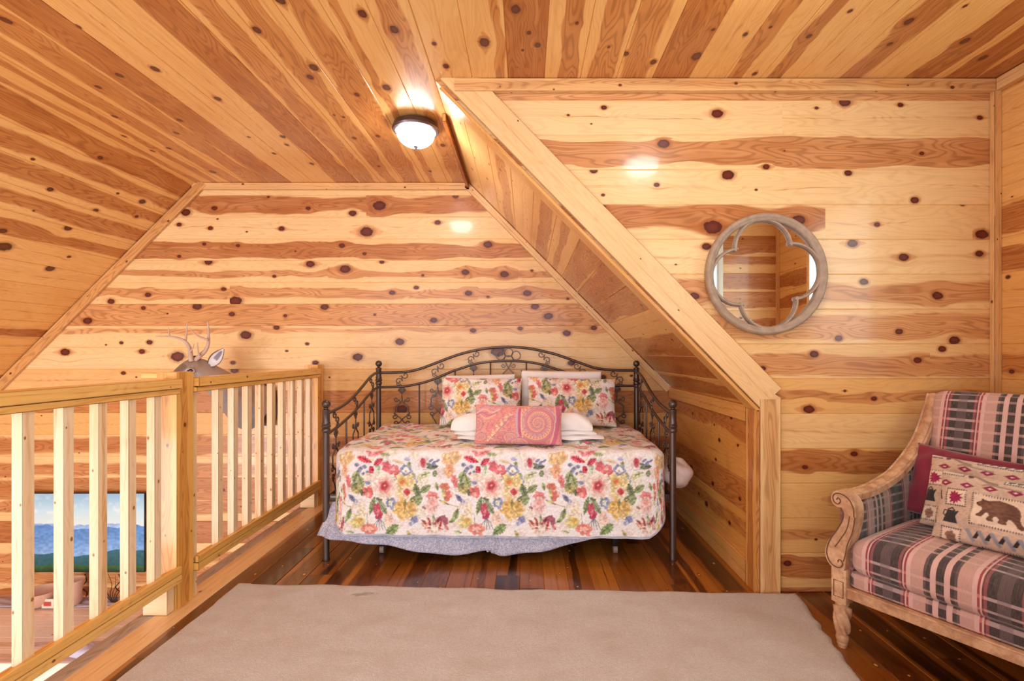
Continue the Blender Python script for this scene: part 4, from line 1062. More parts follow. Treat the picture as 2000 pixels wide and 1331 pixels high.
def paisley():
    w, h = .54, .25; c = Canvas(w, h, 900, (220, 128, 118))
    yy, xx = np.mgrid[0:c.H, 0:c.W]; x = (xx + .5) / c.ppm; y = (yy + .5) / c.ppm
    def mixc(m, col): c.a[:] = c.a * (1 - m[..., None]) + (np.array(col) / 255.) * m[..., None]
    n = vnoise(c.H, c.W, 70); n2 = vnoise(c.H, c.W, 16)
    mixc(np.clip((n - .55) * 6, 0, 1) * .7, (236, 168, 126)); mixc(np.clip((.38 - n) * 7, 0, 1) * .6, (196, 88, 100)); mixc(np.clip((n2 - .6) * 5, 0, 1) * .5, (234, 150, 96))
    # sweeping bands on the left
    for k, col in enumerate([(200, 160, 170), (238, 196, 166), (176, 100, 120), (240, 190, 150)]):
        yc = .03 + k * .018 + .12 * (x - .05) ** 1 * -.25 + .01 * np.sin(x * 60 + k); mixc(((np.abs(y - yc) < .005) & (x < .17 - k * .012)).astype(float) * .8, col)
    def comma(cx, cy, R, squash, rot, flip=1, turns=1.25):
        X = (x - cx) * flip; Y = (y - cy) / squash; r0 = math.radians(rot); Xr = X * math.cos(r0) + Y * math.sin(r0); Yr = -X * math.sin(r0) + Y * math.cos(r0)
        r = np.hypot(Xr, Yr); th = (np.arctan2(Yr, Xr)) / (2 * math.pi)
        g = np.log(np.maximum(r, 1e-4) / R) / math.log(1.95) - th; ph = g - np.floor(g); ins = (r < R) * 1.0; lev = r / R
        def band(lo, hi, col, al=.9, extra=1): mixc(((ph > lo) & (ph < hi)) * ins * al * extra, col)
        band(0, 1, (228, 152, 128), .8); band(.0, .035, (110, 70, 96)); band(.06, .20, (214, 170, 160), .9); band(.20, .235, (150, 84, 110)); band(.27, .62, (240, 178, 128), .85)
        dots = (np.sin(th * 2 * math.pi * 30 + g * 2) > .35); band(.32, .50, (200, 96, 76), .8, dots); band(.62, .66, (150, 70, 90)); band(.70, .92, (208, 108, 122), .9)
        dots2 = (np.sin(th * 2 * math.pi * 16) > .6); band(.09, .17, (160, 110, 120), .8, dots2)
    comma(.385, .118, .118, 1.0, 40)
    for (sx0, wd, col) in ((.262, .010, (190, 60, 100)), (.276, .004, (240, 196, 150)), (.25, .005, (196, 178, 190))):
        xc = sx0 + .35 * (y - .10) ** 2 * 6 * .5 + .01; mixc(((np.abs(x - xc) < wd) & (y > .03) & (y < .21)) * .85, col)
    xc = .512 - 1.6 * (y - .09) ** 2; mixc(((np.abs(x - xc) < .012)) * .8, (198, 76, 112)); mixc(((np.abs(x - xc + .018) < .003)) * .8, (246, 200, 160))
    comma(.225, .20, .055, .62, 10, -1); comma(.27, .235, .075, .5, 0); comma(.02, .13, .05, 1.2, 0, -1); comma(.045, .20, .045, .7, 90)
    for i in range(16):
        t = i / 15; c.blob(.09 + .12 * t + .012 * math.sin(i * 2.2), .22 - .15 * t, .011, .007, -40 + 60 * math.sin(i), (244, 200, 140), 3, .3)
        c.blob(.10 + .12 * t, .225 - .14 * t, .004, .004, 0, (150, 120, 140))
    c.a = (c.a * .80 + np.array([232, 204, 200]) / 255. * .20) * np.array([.97, .97, 1.04])
    return c
PAIS = paisley()
tag(pillow('cushion', .525, .235, .11, frame_m((-.045, 3.02, .655), (1, .0, 0), 12, .235, -.8), PILLM, PAIS, (.008, .008), seed=9, res=.0028, pinch=.03, wrinkle=.002),
    'small oblong pink and orange paisley cushion in the middle of the bed', 'cushion')

# ------------------------------------------------------------------ rug
def rug():
    nx, ny = 240, 170; P = np.zeros((ny, nx, 3)); R = vnoise(ny, nx, 40); R2 = vnoise(ny, nx, 12)
    x = np.linspace(0, 1, nx); y = np.linspace(0, 1, ny); A, B = np.meshgrid(x, y)
    xl = -1.488; xr = 1.33; XRr = 1.335 - .115 * np.clip((2.52 - (.35 + 2.2 * B)) / .66, 0, 1.3); X = xl + (XRr - xl) * A; yt = 2.628 + (2.512 - 2.628) * A; Y = .35 + (yt - .35) * B
    ed = np.minimum(np.minimum(A, 1 - A) * 140, np.minimum(B, 1 - B) * 110); e = np.clip(ed, 0, 1) ** .5
    X = X + (R - .5) * .012 * (ed < 1.5); Y = Y + (np.roll(R, 7, 1) - .5) * .012 * (ed < 1.5)
    Z = .003 + .013 * e + .004 * (R - .5) + .006 * (R2 - .5)
    P[..., 0], P[..., 1], P[..., 2] = X, Y, np.maximum(Z, .002)
    t = NT('cream_pile'); tc = t.n('ShaderNodeTexCoord').outputs['Object']
    a = t.noise(tc, 380, 2.0); b = t.noise(tc, 7, 4.0); c = t.noise(tc, 90, 3.0, .7)
    col = t.mix(t.smooth(a, .3, .7), lin4((230, 216, 208)), lin4((252, 247, 244)))
    col = t.mix(t.smooth(c, .35, .65, 0, .45), col, lin4((226, 208, 198)))
    col = t.mix(t.smooth(b, .4, .75, 0, .4), col, lin4((222, 200, 188)))
    s = t.sep(tc); dx = t.math('SUBTRACT', s[0], -.80); dy = t.math('SUBTRACT', s[1], 2.50)
    d = t.math('ADD', t.math('MULTIPLY', t.math('ABSOLUTE', t.math('ADD', dx, t.math('MULTIPLY', dy, -1.2))), 11.0), t.math('MULTIPLY', t.math('ABSOLUTE', dy), 34.0))
    st = t.smooth(t.math('ADD', d, t.math('MULTIPLY', t.noise(tc, 45, 2.0), 1.3)), 1.0, 1.7, 1.0, 0.0)
    col = t.mix(t.math('MULTIPLY', st, .55), col, lin4((140, 118, 108)))
    t.set(Base_Color=col, Roughness=.95, Sheen_Weight=.3); t.bump(t.math('ADD', a, c), .9, .012)
    o = grid_mesh('rug', P, nx, ny, t.m); tag(o, 'cream pile rug with a small grey stain on the dark floorboards', 'rug')
rug()

# ------------------------------------------------------------------ power outlet on the knee wall
PLAS = plain('white_plastic', (232, 226, 214), .4); SLOT = plain('slot_dark', (40, 36, 34), .6)
t = thing('power_outlet', 'white power outlet on the low knee wall right of the daybed', 'power outlet', (XK, 3.69, .31))
MB().box((-.003, 0, 0), (.003, .036, .058), bev=.002).build('cover_plate', PLAS, t)
for dz in (-.026, .026):
    MB().box((-.0075, 0, dz), (.002, .016, .014), bev=.001).box((-.0098, .006, dz), (.0006, .0015, .005)).box((-.0098, -.006, dz), (.0006, .0015, .005)).build('socket', PLAS, t)

# ------------------------------------------------------------------ quatrefoil wall mirror
MIR = NT('mirror_glass'); MIR.set(Base_Color=(.93, .94, .93, 1), Roughness=.015, Metallic=1.0); MIR = MIR.m
t = NT('weathered_grey_wood'); tc = t.n('ShaderNodeTexCoord').outputs['Object']
f = t.noise(tc, 26, 4.0, .6)
t.set(Base_Color=t.mix(f, lin4((128, 104, 88)), lin4((196, 172, 150))), Roughness=.55); t.bump(t.noise(tc, 60, 2.0), .3, .003); GREYW = t.m
mx, mz = PX(1498, YR - .03), PZ(535, YR - .03)
mir = thing('wall_mirror', 'round mirror with weathered grey quatrefoil frame on the pine wall', 'mirror', (mx, YR - .0045, mz))
def circ(r, n=96): return [(r * math.cos(2 * math.pi * i / n), r * math.sin(2 * math.pi * i / n)) for i in range(n)]
mb = MB(); n = 96
prof = [(.300, -.001), (.3035, -.010), (.302, -.026), (.296, -.036), (.286, -.0375), (.279, -.032), (.276, -.030), (.268, -.029), (.2625, -.020), (.2625, -.004), (.262, -.001)]
mb.lathe((0, 0, 0), prof + [prof[0]], n, axis='y').build('frame', GREYW, mir, angle=60)
MB().add([(x, -.006, z) for x, z in circ(.268)], [tuple(range(96))]).build('mirror_glass', MIR, mir, smooth=False)
rot6 = math.radians(6)
for q in range(4):
    a0 = rot6 + q * math.pi / 2; pts = []
    c0, R = .132, .139
    for i in range(41):
        th = math.radians(-92 + 184 * i / 40); x = R * math.sin(th); y = c0 + R * math.cos(th)
        y = min(y, .272); pts.append(V(x * math.cos(a0) - y * math.sin(a0), 0, x * math.sin(a0) + y * math.cos(a0)))
    mb = MB(); m = len(pts); sec = [(-.0085, -.007), (-.0085, -.016), (-.004, -.024), (.003, -.025), (.0085, -.017), (.0085, -.007)]
    vs = []; ns = len(sec)
    for i, p in enumerate(pts):
        tg = (pts[min(i + 1, m - 1)] - pts[max(i - 1, 0)]).normalized(); nn = V(-tg.z, 0, tg.x)
        vs += [p + nn * s0 + Y3 * s1 for s0, s1 in sec]
    fs = [(i * ns + k, i * ns + (k + 1) % ns, (i + 1) * ns + (k + 1) % ns, (i + 1) * ns + k) for i in range(m - 1) for k in range(ns)] + [tuple(range(ns)), tuple((m - 1) * ns + k for k in range(ns))]
    mb.add(vs, fs).build('foil_arc', GREYW, mir)

# ------------------------------------------------------------------ ledge in the great room and what is on it
ZL = -.755
wb = WB(); y = 3.20
while y < 4.07:
    y1 = min(y + .145, 4.083)
    wb.strip(V(0, 0, ZL), X3, Y3, Z3, y, y1, -5.4, -5.4, -1.79, -1.79, (rnd.random(), 0, rnd.choice([0, .03, .05]), rnd.random()), wb.rknots(-4.6, -1.8, y, y1, .7)); y = y1
wb.strip(V(0, 3.20, ZL), X3, Z3, -Y3, -.25, 0, -5.4, -5.4, -1.79, -1.79, (.4, 0, 0, .3), ())
wb.build('ledge', LEDGEW, kind='structure')
wb = WB()
for i in range(30):
    wb.strip(V(0, 0, -2.43), X3, Y3, Z3, -1.2 + .176 * i, -1.2 + .176 * (i + 1), -6.5, -6.5, -1.79, -1.79, (.4, 0, .04, .4), ())
wb.build('floor_2', LEDGEW, kind='structure')
LAV = plain('lavender_cloth_and_shade', (190, 182, 204), .9, nscale=20, namp=.12, bump=.4, bscale=60)
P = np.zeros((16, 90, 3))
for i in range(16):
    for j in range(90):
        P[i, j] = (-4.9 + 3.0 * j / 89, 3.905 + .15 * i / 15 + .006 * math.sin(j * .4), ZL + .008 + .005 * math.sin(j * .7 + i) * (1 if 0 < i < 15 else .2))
o = grid_mesh('ledge_shade_strip', P, 90, 16, LAV); md = o.modifiers.new('t', 'SOLIDIFY'); md.thickness = .004  # added lavender strip: shade at the back of the ledge put into colour
tag(o, 'long lavender-grey strip standing in for shade along the back of the plank ledge below the television', 'shade strip')
o = lump('folded_cloth', (-2.84, 3.262, ZL + .045), (.085, .055, .042), LAV, seed=4); tag(o, 'crumpled lavender-white cloth near the front edge of the ledge, low at the left', 'cloth')
# television
def tvimage():
    c = Canvas(1.06, .62, 300, (200, 215, 230)); yy, xx = np.mgrid[0:c.H, 0:c.W]; v = yy / c.H; u = xx / c.W
    top, mid, lo = np.array([150, 180, 205]) / 255., np.array([205, 218, 222]) / 255., np.array([236, 226, 214]) / 255.
    s = np.clip(v / .42, 0, 1)[..., None]; c.a = np.where(s < .5, top + (mid - top) * s * 2, mid + (lo - mid) * (s * 2 - 1))
    cl = vnoise(c.H, c.W, 14) * .6 + vnoise(c.H, c.W, 34) * .4; m = np.clip((cl - .60) * 5, 0, 1) * np.clip(1 - np.abs(v - .22) * 3.2, 0, 1)
    c.a = c.a * (1 - m[..., None] * .7) + np.array([244, 234, 226]) / 255. * m[..., None] * .7
    def ridge(base, amp, seed, colt, colb, depth, freq=6):
        r = np.random.RandomState(seed); x = np.linspace(0, 1, c.W); y = base + sum(amp / (k + 1) ** 1.1 * np.sin(2 * math.pi * (freq * (k + 1) * .37) * x + r.rand() * 6.3) for k in range(9))
        m = (v > y[None, :]); f = np.clip((v - y[None, :]) / depth, 0, 1)[..., None]
        nz = (1 + (vnoise(c.H, c.W, 50) - .5) * .25)[..., None]
        c.a = np.where(m[..., None], (np.array(colt) / 255. * (1 - f) + np.array(colb) / 255. * f) * nz, c.a)
    ridge(.385, .014, 1, (150, 172, 214), (196, 206, 228), .10, 5)
    ridge(.425, .022, 2, (76, 124, 184), (140, 166, 208), .26, 4)
    ridge(.50, .03, 8, (84, 128, 186), (134, 164, 206), .24, 3)
    ridge(.76, .014, 3, (110, 150, 130), (60, 120, 100), .10, 4)
    ridge(.735, .03, 4, (16, 88, 104), (10, 78, 74), .2, 2)
    ridge(.90, .010, 5, (44, 96, 36), (8, 40, 16), .08, 14)
    return c
TVC = tvimage()
tv = thing('television', 'flat television showing blue mountain ridges above the ledge, behind the near balusters', 'television', (PX(152, 4.03), 4.03, PZ(1118, 4.03)))
xa, xb, za, zb = PX(24, 4.03), PX(281, 4.03), PZ(1118, 4.03), PZ(965, 4.03)
BLK = plain('black_bezel', (18, 18, 20), .3)
MB().box(((xa + xb) / 2, 4.045, (za + zb) / 2), ((xb - xa) / 2 + .003, .012, (zb - za) / 2 + .004), bev=.003).build('bezel', BLK, tv)
MB().box(((xa + xb) / 2, 4.07, (za + zb) / 2), (.2, .012, .15)).build('wall_bracket', BLK, tv)
gx, gy = 260, 152; A, B = np.meshgrid(np.linspace(0, 1, gx), np.linspace(0, 1, gy))
P = np.stack([xa + (xb - xa) * A, np.full_like(A, 4.0315), zb - (zb - za) * B], -1)
SCR = NT('tv_screen'); at = SCR.attr('col'); SCR.set(Base_Color=(.01, .01, .01, 1), Roughness=.25)
SCR.t.links.new(at.outputs['Color'], SCR.b.inputs['Emission Color']); SCR.b.inputs['Emission Strength'].default_value = .72
grid_mesh('screen', P, gx, gy, SCR.m, tv, colors=TVC.at((A * 1.05).ravel(), (B * .61).ravel()), smooth=False)
cbm = BLK
for px in (166, 232):
    MB().tube(catmull([P3(px, 1122, 4.06), P3(px + 3, 1135, 4.06), P3(px - 6, 1148, 4.05), P3(px + 4, 1158, 4.062), P3(px + 2, 1166, 4.065)], 6), .004, 6).build('power_cord', BLK, tv)
rebase(tv)
CER = plain('pale_terracotta', (216, 176, 156), .5, nscale=8, namp=.18)
o = MB().lathe((PX(156, 4.0), 3.93, ZL + .012), [(.001, 0), (.05, 0), (.065, .03), (.062, .09), (.072, .15), (.082, .19), (.076, .19), (.064, .14), (.001, .12)], 22).build('flower_pot', CER)
tag(o, 'pale terracotta pot on the ledge below the television', 'pot')
o = MB().lathe((PX(96, 4.0), 3.93, ZL + .012), [(.001, 0), (.07, 0), (.11, .04), (.125, .11), (.118, .11), (.10, .045), (.001, .03)], 22).build('bowl', CER)
tag(o, 'shallow pale bowl left of the terracotta pot on the ledge', 'bowl')
tw = thing('twig_bunch', 'bunch of dark bare twigs standing on the ledge right of the terracotta pot', 'twigs', (PX(222, 3.98), 3.96, ZL + .012))
TWG = plain('twig_bark', (58, 36, 28), .8)
for i in range(6):
    r = random.Random(i); dx = -.13 + .05 * i
    MB().tube(catmull([V(.0 + .01 * i, 0, .0), V(dx * .35, .0, .06), V(dx * .8 + .01, .02 * r.random(), .13), V(dx * 1.2, .01, .19 + .03 * r.random())], 5), [.004 - .0028 * k / 15 for k in range(16)], 6).build('twig', TWG, tw)
cd = thing('picture_card', 'small white framed card with a red mark on the ledge at the far left', 'card', (PX(96, 3.88), 3.87, ZL + .012))
MB().box((0, 0, .035), (.045, .004, .035), bev=.001).build('card', PLAS, cd)
MB().box((0, -.005, .034), (.028, .0008, .016)).build('mark', plain('card_red', (190, 70, 66), .6), cd)

# ------------------------------------------------------------------ mounted deer head
t = NT('deer_hide'); tc = t.n('ShaderNodeTexCoord').outputs['Object']
f = t.noise(tc, 9, 4.0, .6); f2 = t.noise(tc, 170, 2.0)
ca = t.attr('col')
cc = t.mix(t.math('ADD', t.math('MULTIPLY', f2, .3), t.smooth(f, .45, .7, 0, .3)), ca.outputs['Color'], lin4((96, 76, 66)))
t.set(Base_Color=cc, Roughness=.85, Sheen_Weight=.2); t.bump(f2, .6, .006); HIDE = t.m
ANT = plain('antler_bone', (196, 164, 148), .5, nscale=22, namp=.3, bump=.4, bscale=80)
deer = thing('mounted_deer_head', 'mounted deer head with antlers on the pine wall behind the railing', 'deer head', (-2.25, 4.06, .80))
def loft(name, rings, mat, parent, colf, n=28):
    """rings: (centre, rx, rz, direction)"""
    cs = catmull([r[0] for r in rings], 8); m = len(cs); K_ = len(rings)
    rx = np.interp(np.linspace(0, K_ - 1, m), range(K_), [r[1] for r in rings]); rz = np.interp(np.linspace(0, K_ - 1, m), range(K_), [r[2] for r in rings])
    P = np.zeros((m + 2, n, 3)); col = np.zeros((m + 2, n, 3))
    for i in range(m):
        tg = (cs[min(i + 1, m - 1)] - cs[max(i - 1, 0)]).normalized(); side = tg.cross(Z3).normalized(); up = side.cross(tg).normalized()
        for k in range(n):
            a = 2 * math.pi * k / n; p = cs[i] + side * (rx[i] * math.cos(a)) + up * (rz[i] * math.sin(a)); P[i + 1, k] = p; col[i + 1, k] = colf(i / (m - 1), math.sin(a), math.cos(a))
    P[0] = np.array(cs[0]); P[-1] = np.array(cs[-1]) ; col[0] = col[1]; col[-1] = col[-2]
    return grid_mesh(name, P, n, m + 2, mat, parent, closed_u=True, colors=col.reshape(-1, 3))
def dcol(f, s, c):
    base = np.array([172, 146, 128]) / 255.
    if s < -.35: base = np.array([196, 184, 184]) / 255. * min(1, .7 + f * .3)
    if f > .93: base = np.array([40, 34, 34]) / 255.
    elif f > .62 and s > .55: base = np.array([132, 104, 90]) / 255.
    elif f > .62: base = base * 1.05
    return base
loft('head', [(V(-2.17, 4.075, .77), .185, .20), (V(-2.20, 4.02, .80), .17, .19), (V(-2.235, 3.93, .86), .125, .14), (V(-2.29, 3.85, .95), .092, .108), (V(-2.365, 3.79, 1.035), .076, .086),
              (V(-2.425, 3.735, 1.085), .076, .080), (V(-2.475, 3.68, 1.045), .064, .066), (V(-2.515, 3.63, .985), .045, .048), (V(-2.54, 3.59, .935), .038, .037), (V(-2.545, 3.575, .918), .018, .018)], HIDE, deer, dcol)
# mounting plaque on the wall
MB().prism([(-.20, -.19), (.20, -.19), (.23, 0), (.20, .2), (0, .27), (-.20, .2), (-.23, 0)], lambda a, b, d: V(-2.17 + a * .8, 4.062 + d, .77 + b * .8), .022).build('mounting_plaque', plain('plaque_wood', (84, 50, 30), .5), deer, smooth=False)
EYE = plain('deer_eye', (12, 8, 8), .1, 0, .6); EYER = plain('eye_rim_pale', (206, 196, 198), .8)
def Dp(px, py, Y): return P3(px, py, Y)
e = Dp(368, 722.5, 3.60)
# find a point on the viewer-side cheek
MB().ball(V(-2.403, 3.645, 1.072), .0165, 12).build('eye', EYE, deer)
MB().tube([V(-2.403 + .021 * math.cos(a) * .9 - .002, 3.641 + .016 * math.cos(a), 1.071 + .016 * math.sin(a)) for a in [2 * math.pi * i / 16 for i in range(16)]], .0045, 6, closed=True).build('eye_rim', EYER, deer)
# ears
def ear(name, base, tip, up, w, label=None):
    base, tip, up = Vector(base), Vector(tip), Vector(up); ax = (tip - base); L = ax.length; ax.normalize(); up = (up - ax * up.dot(ax)).normalized(); sd = ax.cross(up)
    nu, nv = 17, 16; P = np.zeros((nv, nu, 3)); col = np.zeros((nv, nu, 3))
    for i in range(nv):
        t_ = i / (nv - 1); ww = w * (math.sin(math.pi * (t_ ** .75) * .97 + .03) * .9 + .12 * (1 - t_))
        for j in range(nu):
            s = -1 + 2 * j / (nu - 1); a = s * (1.5 - .5 * t_)
            P[i, j] = base + ax * (L * t_) + sd * (ww * math.sin(a) / math.sin(min(1.5, 1.5 - .5 * t_))) - up * (ww * .75 * (math.cos(a)))
            ed = abs(s) > .82; col[i, j] = np.array([110, 90, 82] if ed else ([150, 140, 148] if abs(s + .1) < .3 and .3 < t_ < .85 else [240, 232, 236])) / 255.
    o = grid_mesh(name, P, nu, nv, HIDE, deer, colors=col.reshape(-1, 3)); md = o.modifiers.new('t', 'SOLIDIFY'); md.thickness = .004; return o
ear('ear', (-2.335, 3.745, 1.105), (-2.212, 3.72, 1.232), (.35, -1, .25), .042)
ear('ear', (-2.40, 3.83, 1.12), (-2.42, 3.98, 1.21), (-1, -.2, .3), .034)
# antlers
def ant(name, main, tines, Y0, dy):
    mb = MB()
    def seg(pl, r0, r1, y0, y1):
        m_ = len(pl); pts = catmull([P3(p[0], p[1], y0 + (y1 - y0) * i / (m_ - 1)) for i, p in enumerate(pl)], 6)
        mb.tube(pts, [r0 + (r1 - r0) * i / (len(pts) - 1) for i in range(len(pts))], 9)
    seg(main, .0185, .0035, Y0, Y0 + dy)
    for pl, r, yy in tines: seg(pl, r, .0022, yy, yy - .015)
    return mb.build(name, ANT, deer)
ant('antler', [(382, 703), (392, 694), (402, 684), (407, 670), (407.5, 655), (407, 640), (405, 628)], [([(407, 665), (396, 661), (384, 655), (376, 648), (370, 640)], .009, 3.64), ([(389, 696), (386.5, 684), (385.5, 669)], .008, 3.66)], 3.70, -.06)
ant('antler', [(374, 705), (372, 692), (370, 680), (362, 668), (348, 661), (330, 657.5), (304, 657.5)], [([(331, 658.5), (330, 650), (328.5, 640)], .0075, 3.60), ([(362, 669), (364, 652), (365.5, 631)], .010, 3.64), ([(371, 688), (377, 680), (379, 672)], .006, 3.64)], 3.68, -.10)
MB().ball(V(PX(379, 3.70), 3.715, PZ(704, 3.70)), .034, 12).build('forehead_tuft', plain('dark_hair', (70, 48, 40), .9, bump=1.0, bscale=120), deer)
rebase(deer)

# ------------------------------------------------------------------ plaid armchair
def plaid(name, dark, gl=0.0):
    t = NT(name); uv = t.sep(t.n('ShaderNodeUVMap', uv_map='fab').outputs[0]); u, v = uv[0], uv[1]
    f = t.math('PINGPONG', t.math('SUBTRACT', u, .3375), .17); f = t.math('DIVIDE', f, .17)
    g = t.math('FRACT', t.math('DIVIDE', v, .043))
    def ramp(fac, stops):
        r = t.n('ShaderNodeValToRGB'); r.color_ramp.interpolation = 'LINEAR'; e = r.color_ramp.elements
        while len(e) > 1: e.remove(e[-1])
        e[0].position = 0; e[0].color = lin4(stops[0][1])
        for p, c in stops[1:]:
            x = e.new(p); x.color = lin4(c)
        t.put(r.inputs[0], fac); return r.outputs[0]
    D, D2, PK, PL, RD = (44, 36, 38), (84, 70, 72), (200, 158, 148), (222, 182, 176), (150, 52, 66)
    eps = .004
    def bands(bs):
        out = [(0, bs[0][1])]
        for i in range(1, len(bs)): out += [(bs[i][0] - eps, bs[i - 1][1]), (bs[i][0] + eps, bs[i][1])]
        return out
    warp_d = ramp(f, bands([(0, D), (.07, PL), (.17, D), (.24, D2), (.29, PK), (.52, PL), (.60, RD), (.64, PL), (.67, (96, 34, 44)), (.70, (140, 74, 80)), (.75, D), (.9, D2)]))
    warp_l = ramp(f, bands([(0, (150, 118, 114)), (.07, PL), (.17, (170, 136, 130)), (.24, PK), (.29, (212, 172, 162)), (.52, PL), (.60, (206, 110, 112)), (.64, PL), (.67, (170, 90, 92)), (.70, (210, 150, 148)), (.75, (178, 158, 160)), (.9, (150, 134, 138))]))
    wf = t.math('MULTIPLY', t.smooth(g, .05, .10), t.smooth(g, .30, .36, 1.0, 0.0))
    thr = t.math('SINE', t.math('MULTIPLY', t.math('ADD', u, v), 0.0)); 
    weave = t.noise(t.xyz(t.math('MULTIPLY', u, 900.0), t.math('MULTIPLY', v, 60.0)), 1.0, 1.0)
    c = t.mix(wf, warp_d, warp_l)
    if gl: c = t.mix(gl, c, lin4((26, 70, 52)), 'MIX')
    c = t.mix(t.math('MULTIPLY', t.math('SUBTRACT', weave, .35, clamp=True), .8), c, lin4((150, 124, 120) if not gl else (70, 84, 70)))
    t.set(Base_Color=c, Roughness=.8, Sheen_Weight=.2); t.bump(weave, .25, .002)
    return t.m
PLAID = plaid('plaid_upholstery', 0); PLAIDG = plaid('green_plaid_upholstery', 1, .35)
t = NT('limed_oak'); tc = t.n('ShaderNodeTexCoord').outputs['Object']
f = t.noise(tc, 18, 5.0, .65); f2 = t.noise(tc, 90, 3.0)
cc = t.mix(t.smooth(f, .3, .7), lin4((176, 128, 94)), lin4((224, 182, 144))); cc = t.mix(t.smooth(f2, .55, .75, 0, .35), cc, lin4((136, 92, 62)))
t.set(Base_Color=cc, Roughness=.5, Coat_Weight=.1); t.bump(f2, .25, .002); OAK = t.m
OAKD = plain('groove_brown', (112, 74, 50), .7)
ch = thing('armchair', 'pink and charcoal plaid armchair with carved pale scroll arms in the right corner', 'armchair', (1.295, 2.08, 0), math.radians(-58.6))
CW = .70
def Lx(px): return (px - 1650) / 502
def Lz(py): return CH - (py - 690) * .002095
def mirx(f_, side):
    return (lambda p: Vector(p)) if side == 0 else (lambda p: Vector((CW - p[0], p[1], p[2])))
for side in (0, 1):
    M = mirx(None, side)
    # twisted front leg
    nr, ns = 60, 28; vs = []
    for i in range(nr):
        z = .184 * i / (nr - 1); s = z / .184
        if s < .05: r = .017
        elif s < .13: r = .0205 - .002 * abs(s - .09) * 20
        elif s < .27: r = .0215 + .003 * math.sin((s - .13) / .14 * math.pi)
        elif s < .30: r = .018
        elif s > .94: r = .026
        elif s > .90: r = .021
        else: r = .0225 + .0075 * math.sin((s - .30) / .6 * math.pi * .62)
        tw = .30 < s < .90
        for k in range(ns):
            a = 2 * math.pi * k / ns; rr = r + (.0052 * math.sin(5 * a + s * 15) if tw else 0)
            vs.append(M((rr * math.cos(a), rr * math.sin(a), z)))
    fs = [(i * ns + k, i * ns + (k + 1) % ns, (i + 1) * ns + (k + 1) % ns, (i + 1) * ns + k) for i in range(nr - 1) for k in range(ns)] + [tuple(range(ns)), tuple((nr - 1) * ns + k for k in range(ns))]
    MB().add(vs, fs).build('leg', OAK, ch, angle=70)
    p = M((0, .0, .255)); cb = MB().box(p, (.029, .03, .071), bev=.003).build('corner_block', OAK, ch)
    MB().tube([p + V(dx, -.0305, dz) for dx, dz in ((-.018, -.045), (.018, -.045), (.018, .02), (-.018, .02))], .0018, 5, closed=True).build('carved_panel', OAKD, cb)
    # rear leg
    MB().tube([M((.03, .74, .24)), M((.03, .755, .12)), M((.03, .79, 0))], [.028, .022, .016], 10).build('leg', OAK, ch)
    # side rail
    MB().box(M((.0, .375, .232)), (.018, .36, .022), bev=.003).build('side_rail', OAK, ch)
    # carved front of the arm
    out = [(1637,972),(1639,982),(1647,988),(1656,988),(1661,996),(1660,1010),(1652,1026),(1640,1044),(1630,1062),(1625,1080),(1628,1096),(1638,1107),(1652,1111),(1662,1106),(1665,1092),(1667,1070),(1674,1048),(1681,1020),(1684,1000),(1683,982),(1676,968),(1664,959),(1650,956),(1641,961)]
    oc = catmull([(Lx(a), 0, Lz(b)) for a, b in out], 3, closed=True)
    sup = MB().prism([(q.x, q.z) for q in oc], lambda a, b, d: M((a, -.036 + d, b)), .066).build('arm_support', OAK, ch, angle=30)
    for pts, r in (([(1656,988),(1661,997),(1659,1012),(1650,1030),(1637,1052),(1630,1070),(1629,1086),(1636,1100),(1648,1105),(1657,1102),(1660,1095),(1656,1089),(1651,1091),(1652,1096)], .004),
                   ([(1681,1000),(1680,984),(1672,969),(1660,962),(1648,962),(1641,969),(1643,979),(1651,982),(1656,975),(1651,970),(1648,974)], .004),
                   ([(1683,1000),(1678,1030),(1669,1055),(1664,1080),(1661,1090)], .0035), ([(1673,1000),(1668,1025),(1656,1048),(1645,1066)], .003)):
        MB().tube(catmull([M((Lx(a), -.037, Lz(b))) for a, b in pts], 5), r * .62, 7).build('carved_scroll', OAKD, sup)
    MB().lathe(M((Lx(1655), -.036, Lz(1096))), [(.001, -.006), (.006, -.005), (.009, 0), (.009, .004)], 12, axis='y').build('rosette', OAK, sup)
    # moulded arm rail sweeping up into the back
    cur = [(-.035, .622), (.07, .618), (.185, .619), (.30, .634), (.40, .660), (.512, .716), (.60, .775), (.66, .835), (.715, .915), (.765, 1.0)]
    path = catmull([V(.012 + .045 * max(0, (y - .3)) * 1.2, y, z) for y, z in cur], 6)
    w0 = .031; sec = [(-w0, -.018), (-w0, .006), (-.026, .013), (-.020, .007), (-.014, .012), (-.004, .016), (.004, .016), (.014, .012), (.020, .007), (.026, .013), (w0, .006), (w0, -.018)]
    vs = []; ns = len(sec); m = len(path)
    for i, p in enumerate(path):
        tg = (path[min(i + 1, m - 1)] - path[max(i - 1, 0)]).normalized(); up = X3.cross(tg).normalized()
        if up.z < 0 and abs(up.z) > .2: up = -up
        if up.y > 0: up = -up if up.z < .1 else up
        vs += [M(p + X3 * a + up * b) for a, b in sec]
    fs = [(i * ns + k, i * ns + (k + 1) % ns, (i + 1) * ns + (k + 1) % ns, (i + 1) * ns + k) for i in range(m - 1) for k in range(ns)] + [tuple(range(ns)), tuple((m - 1) * ns + k for k in range(ns))]
    MB().add(vs, fs).build('arm_rail', OAK, ch, angle=25)
    # upholstered arm panel
    nu, nv = 26, 12; P = np.zeros((nv, nu * 2, 3))
    ys = np.linspace(.0, .66, nu); tops = np.interp(ys, [c[0] for c in cur], [c[1] for c in cur]) - .018
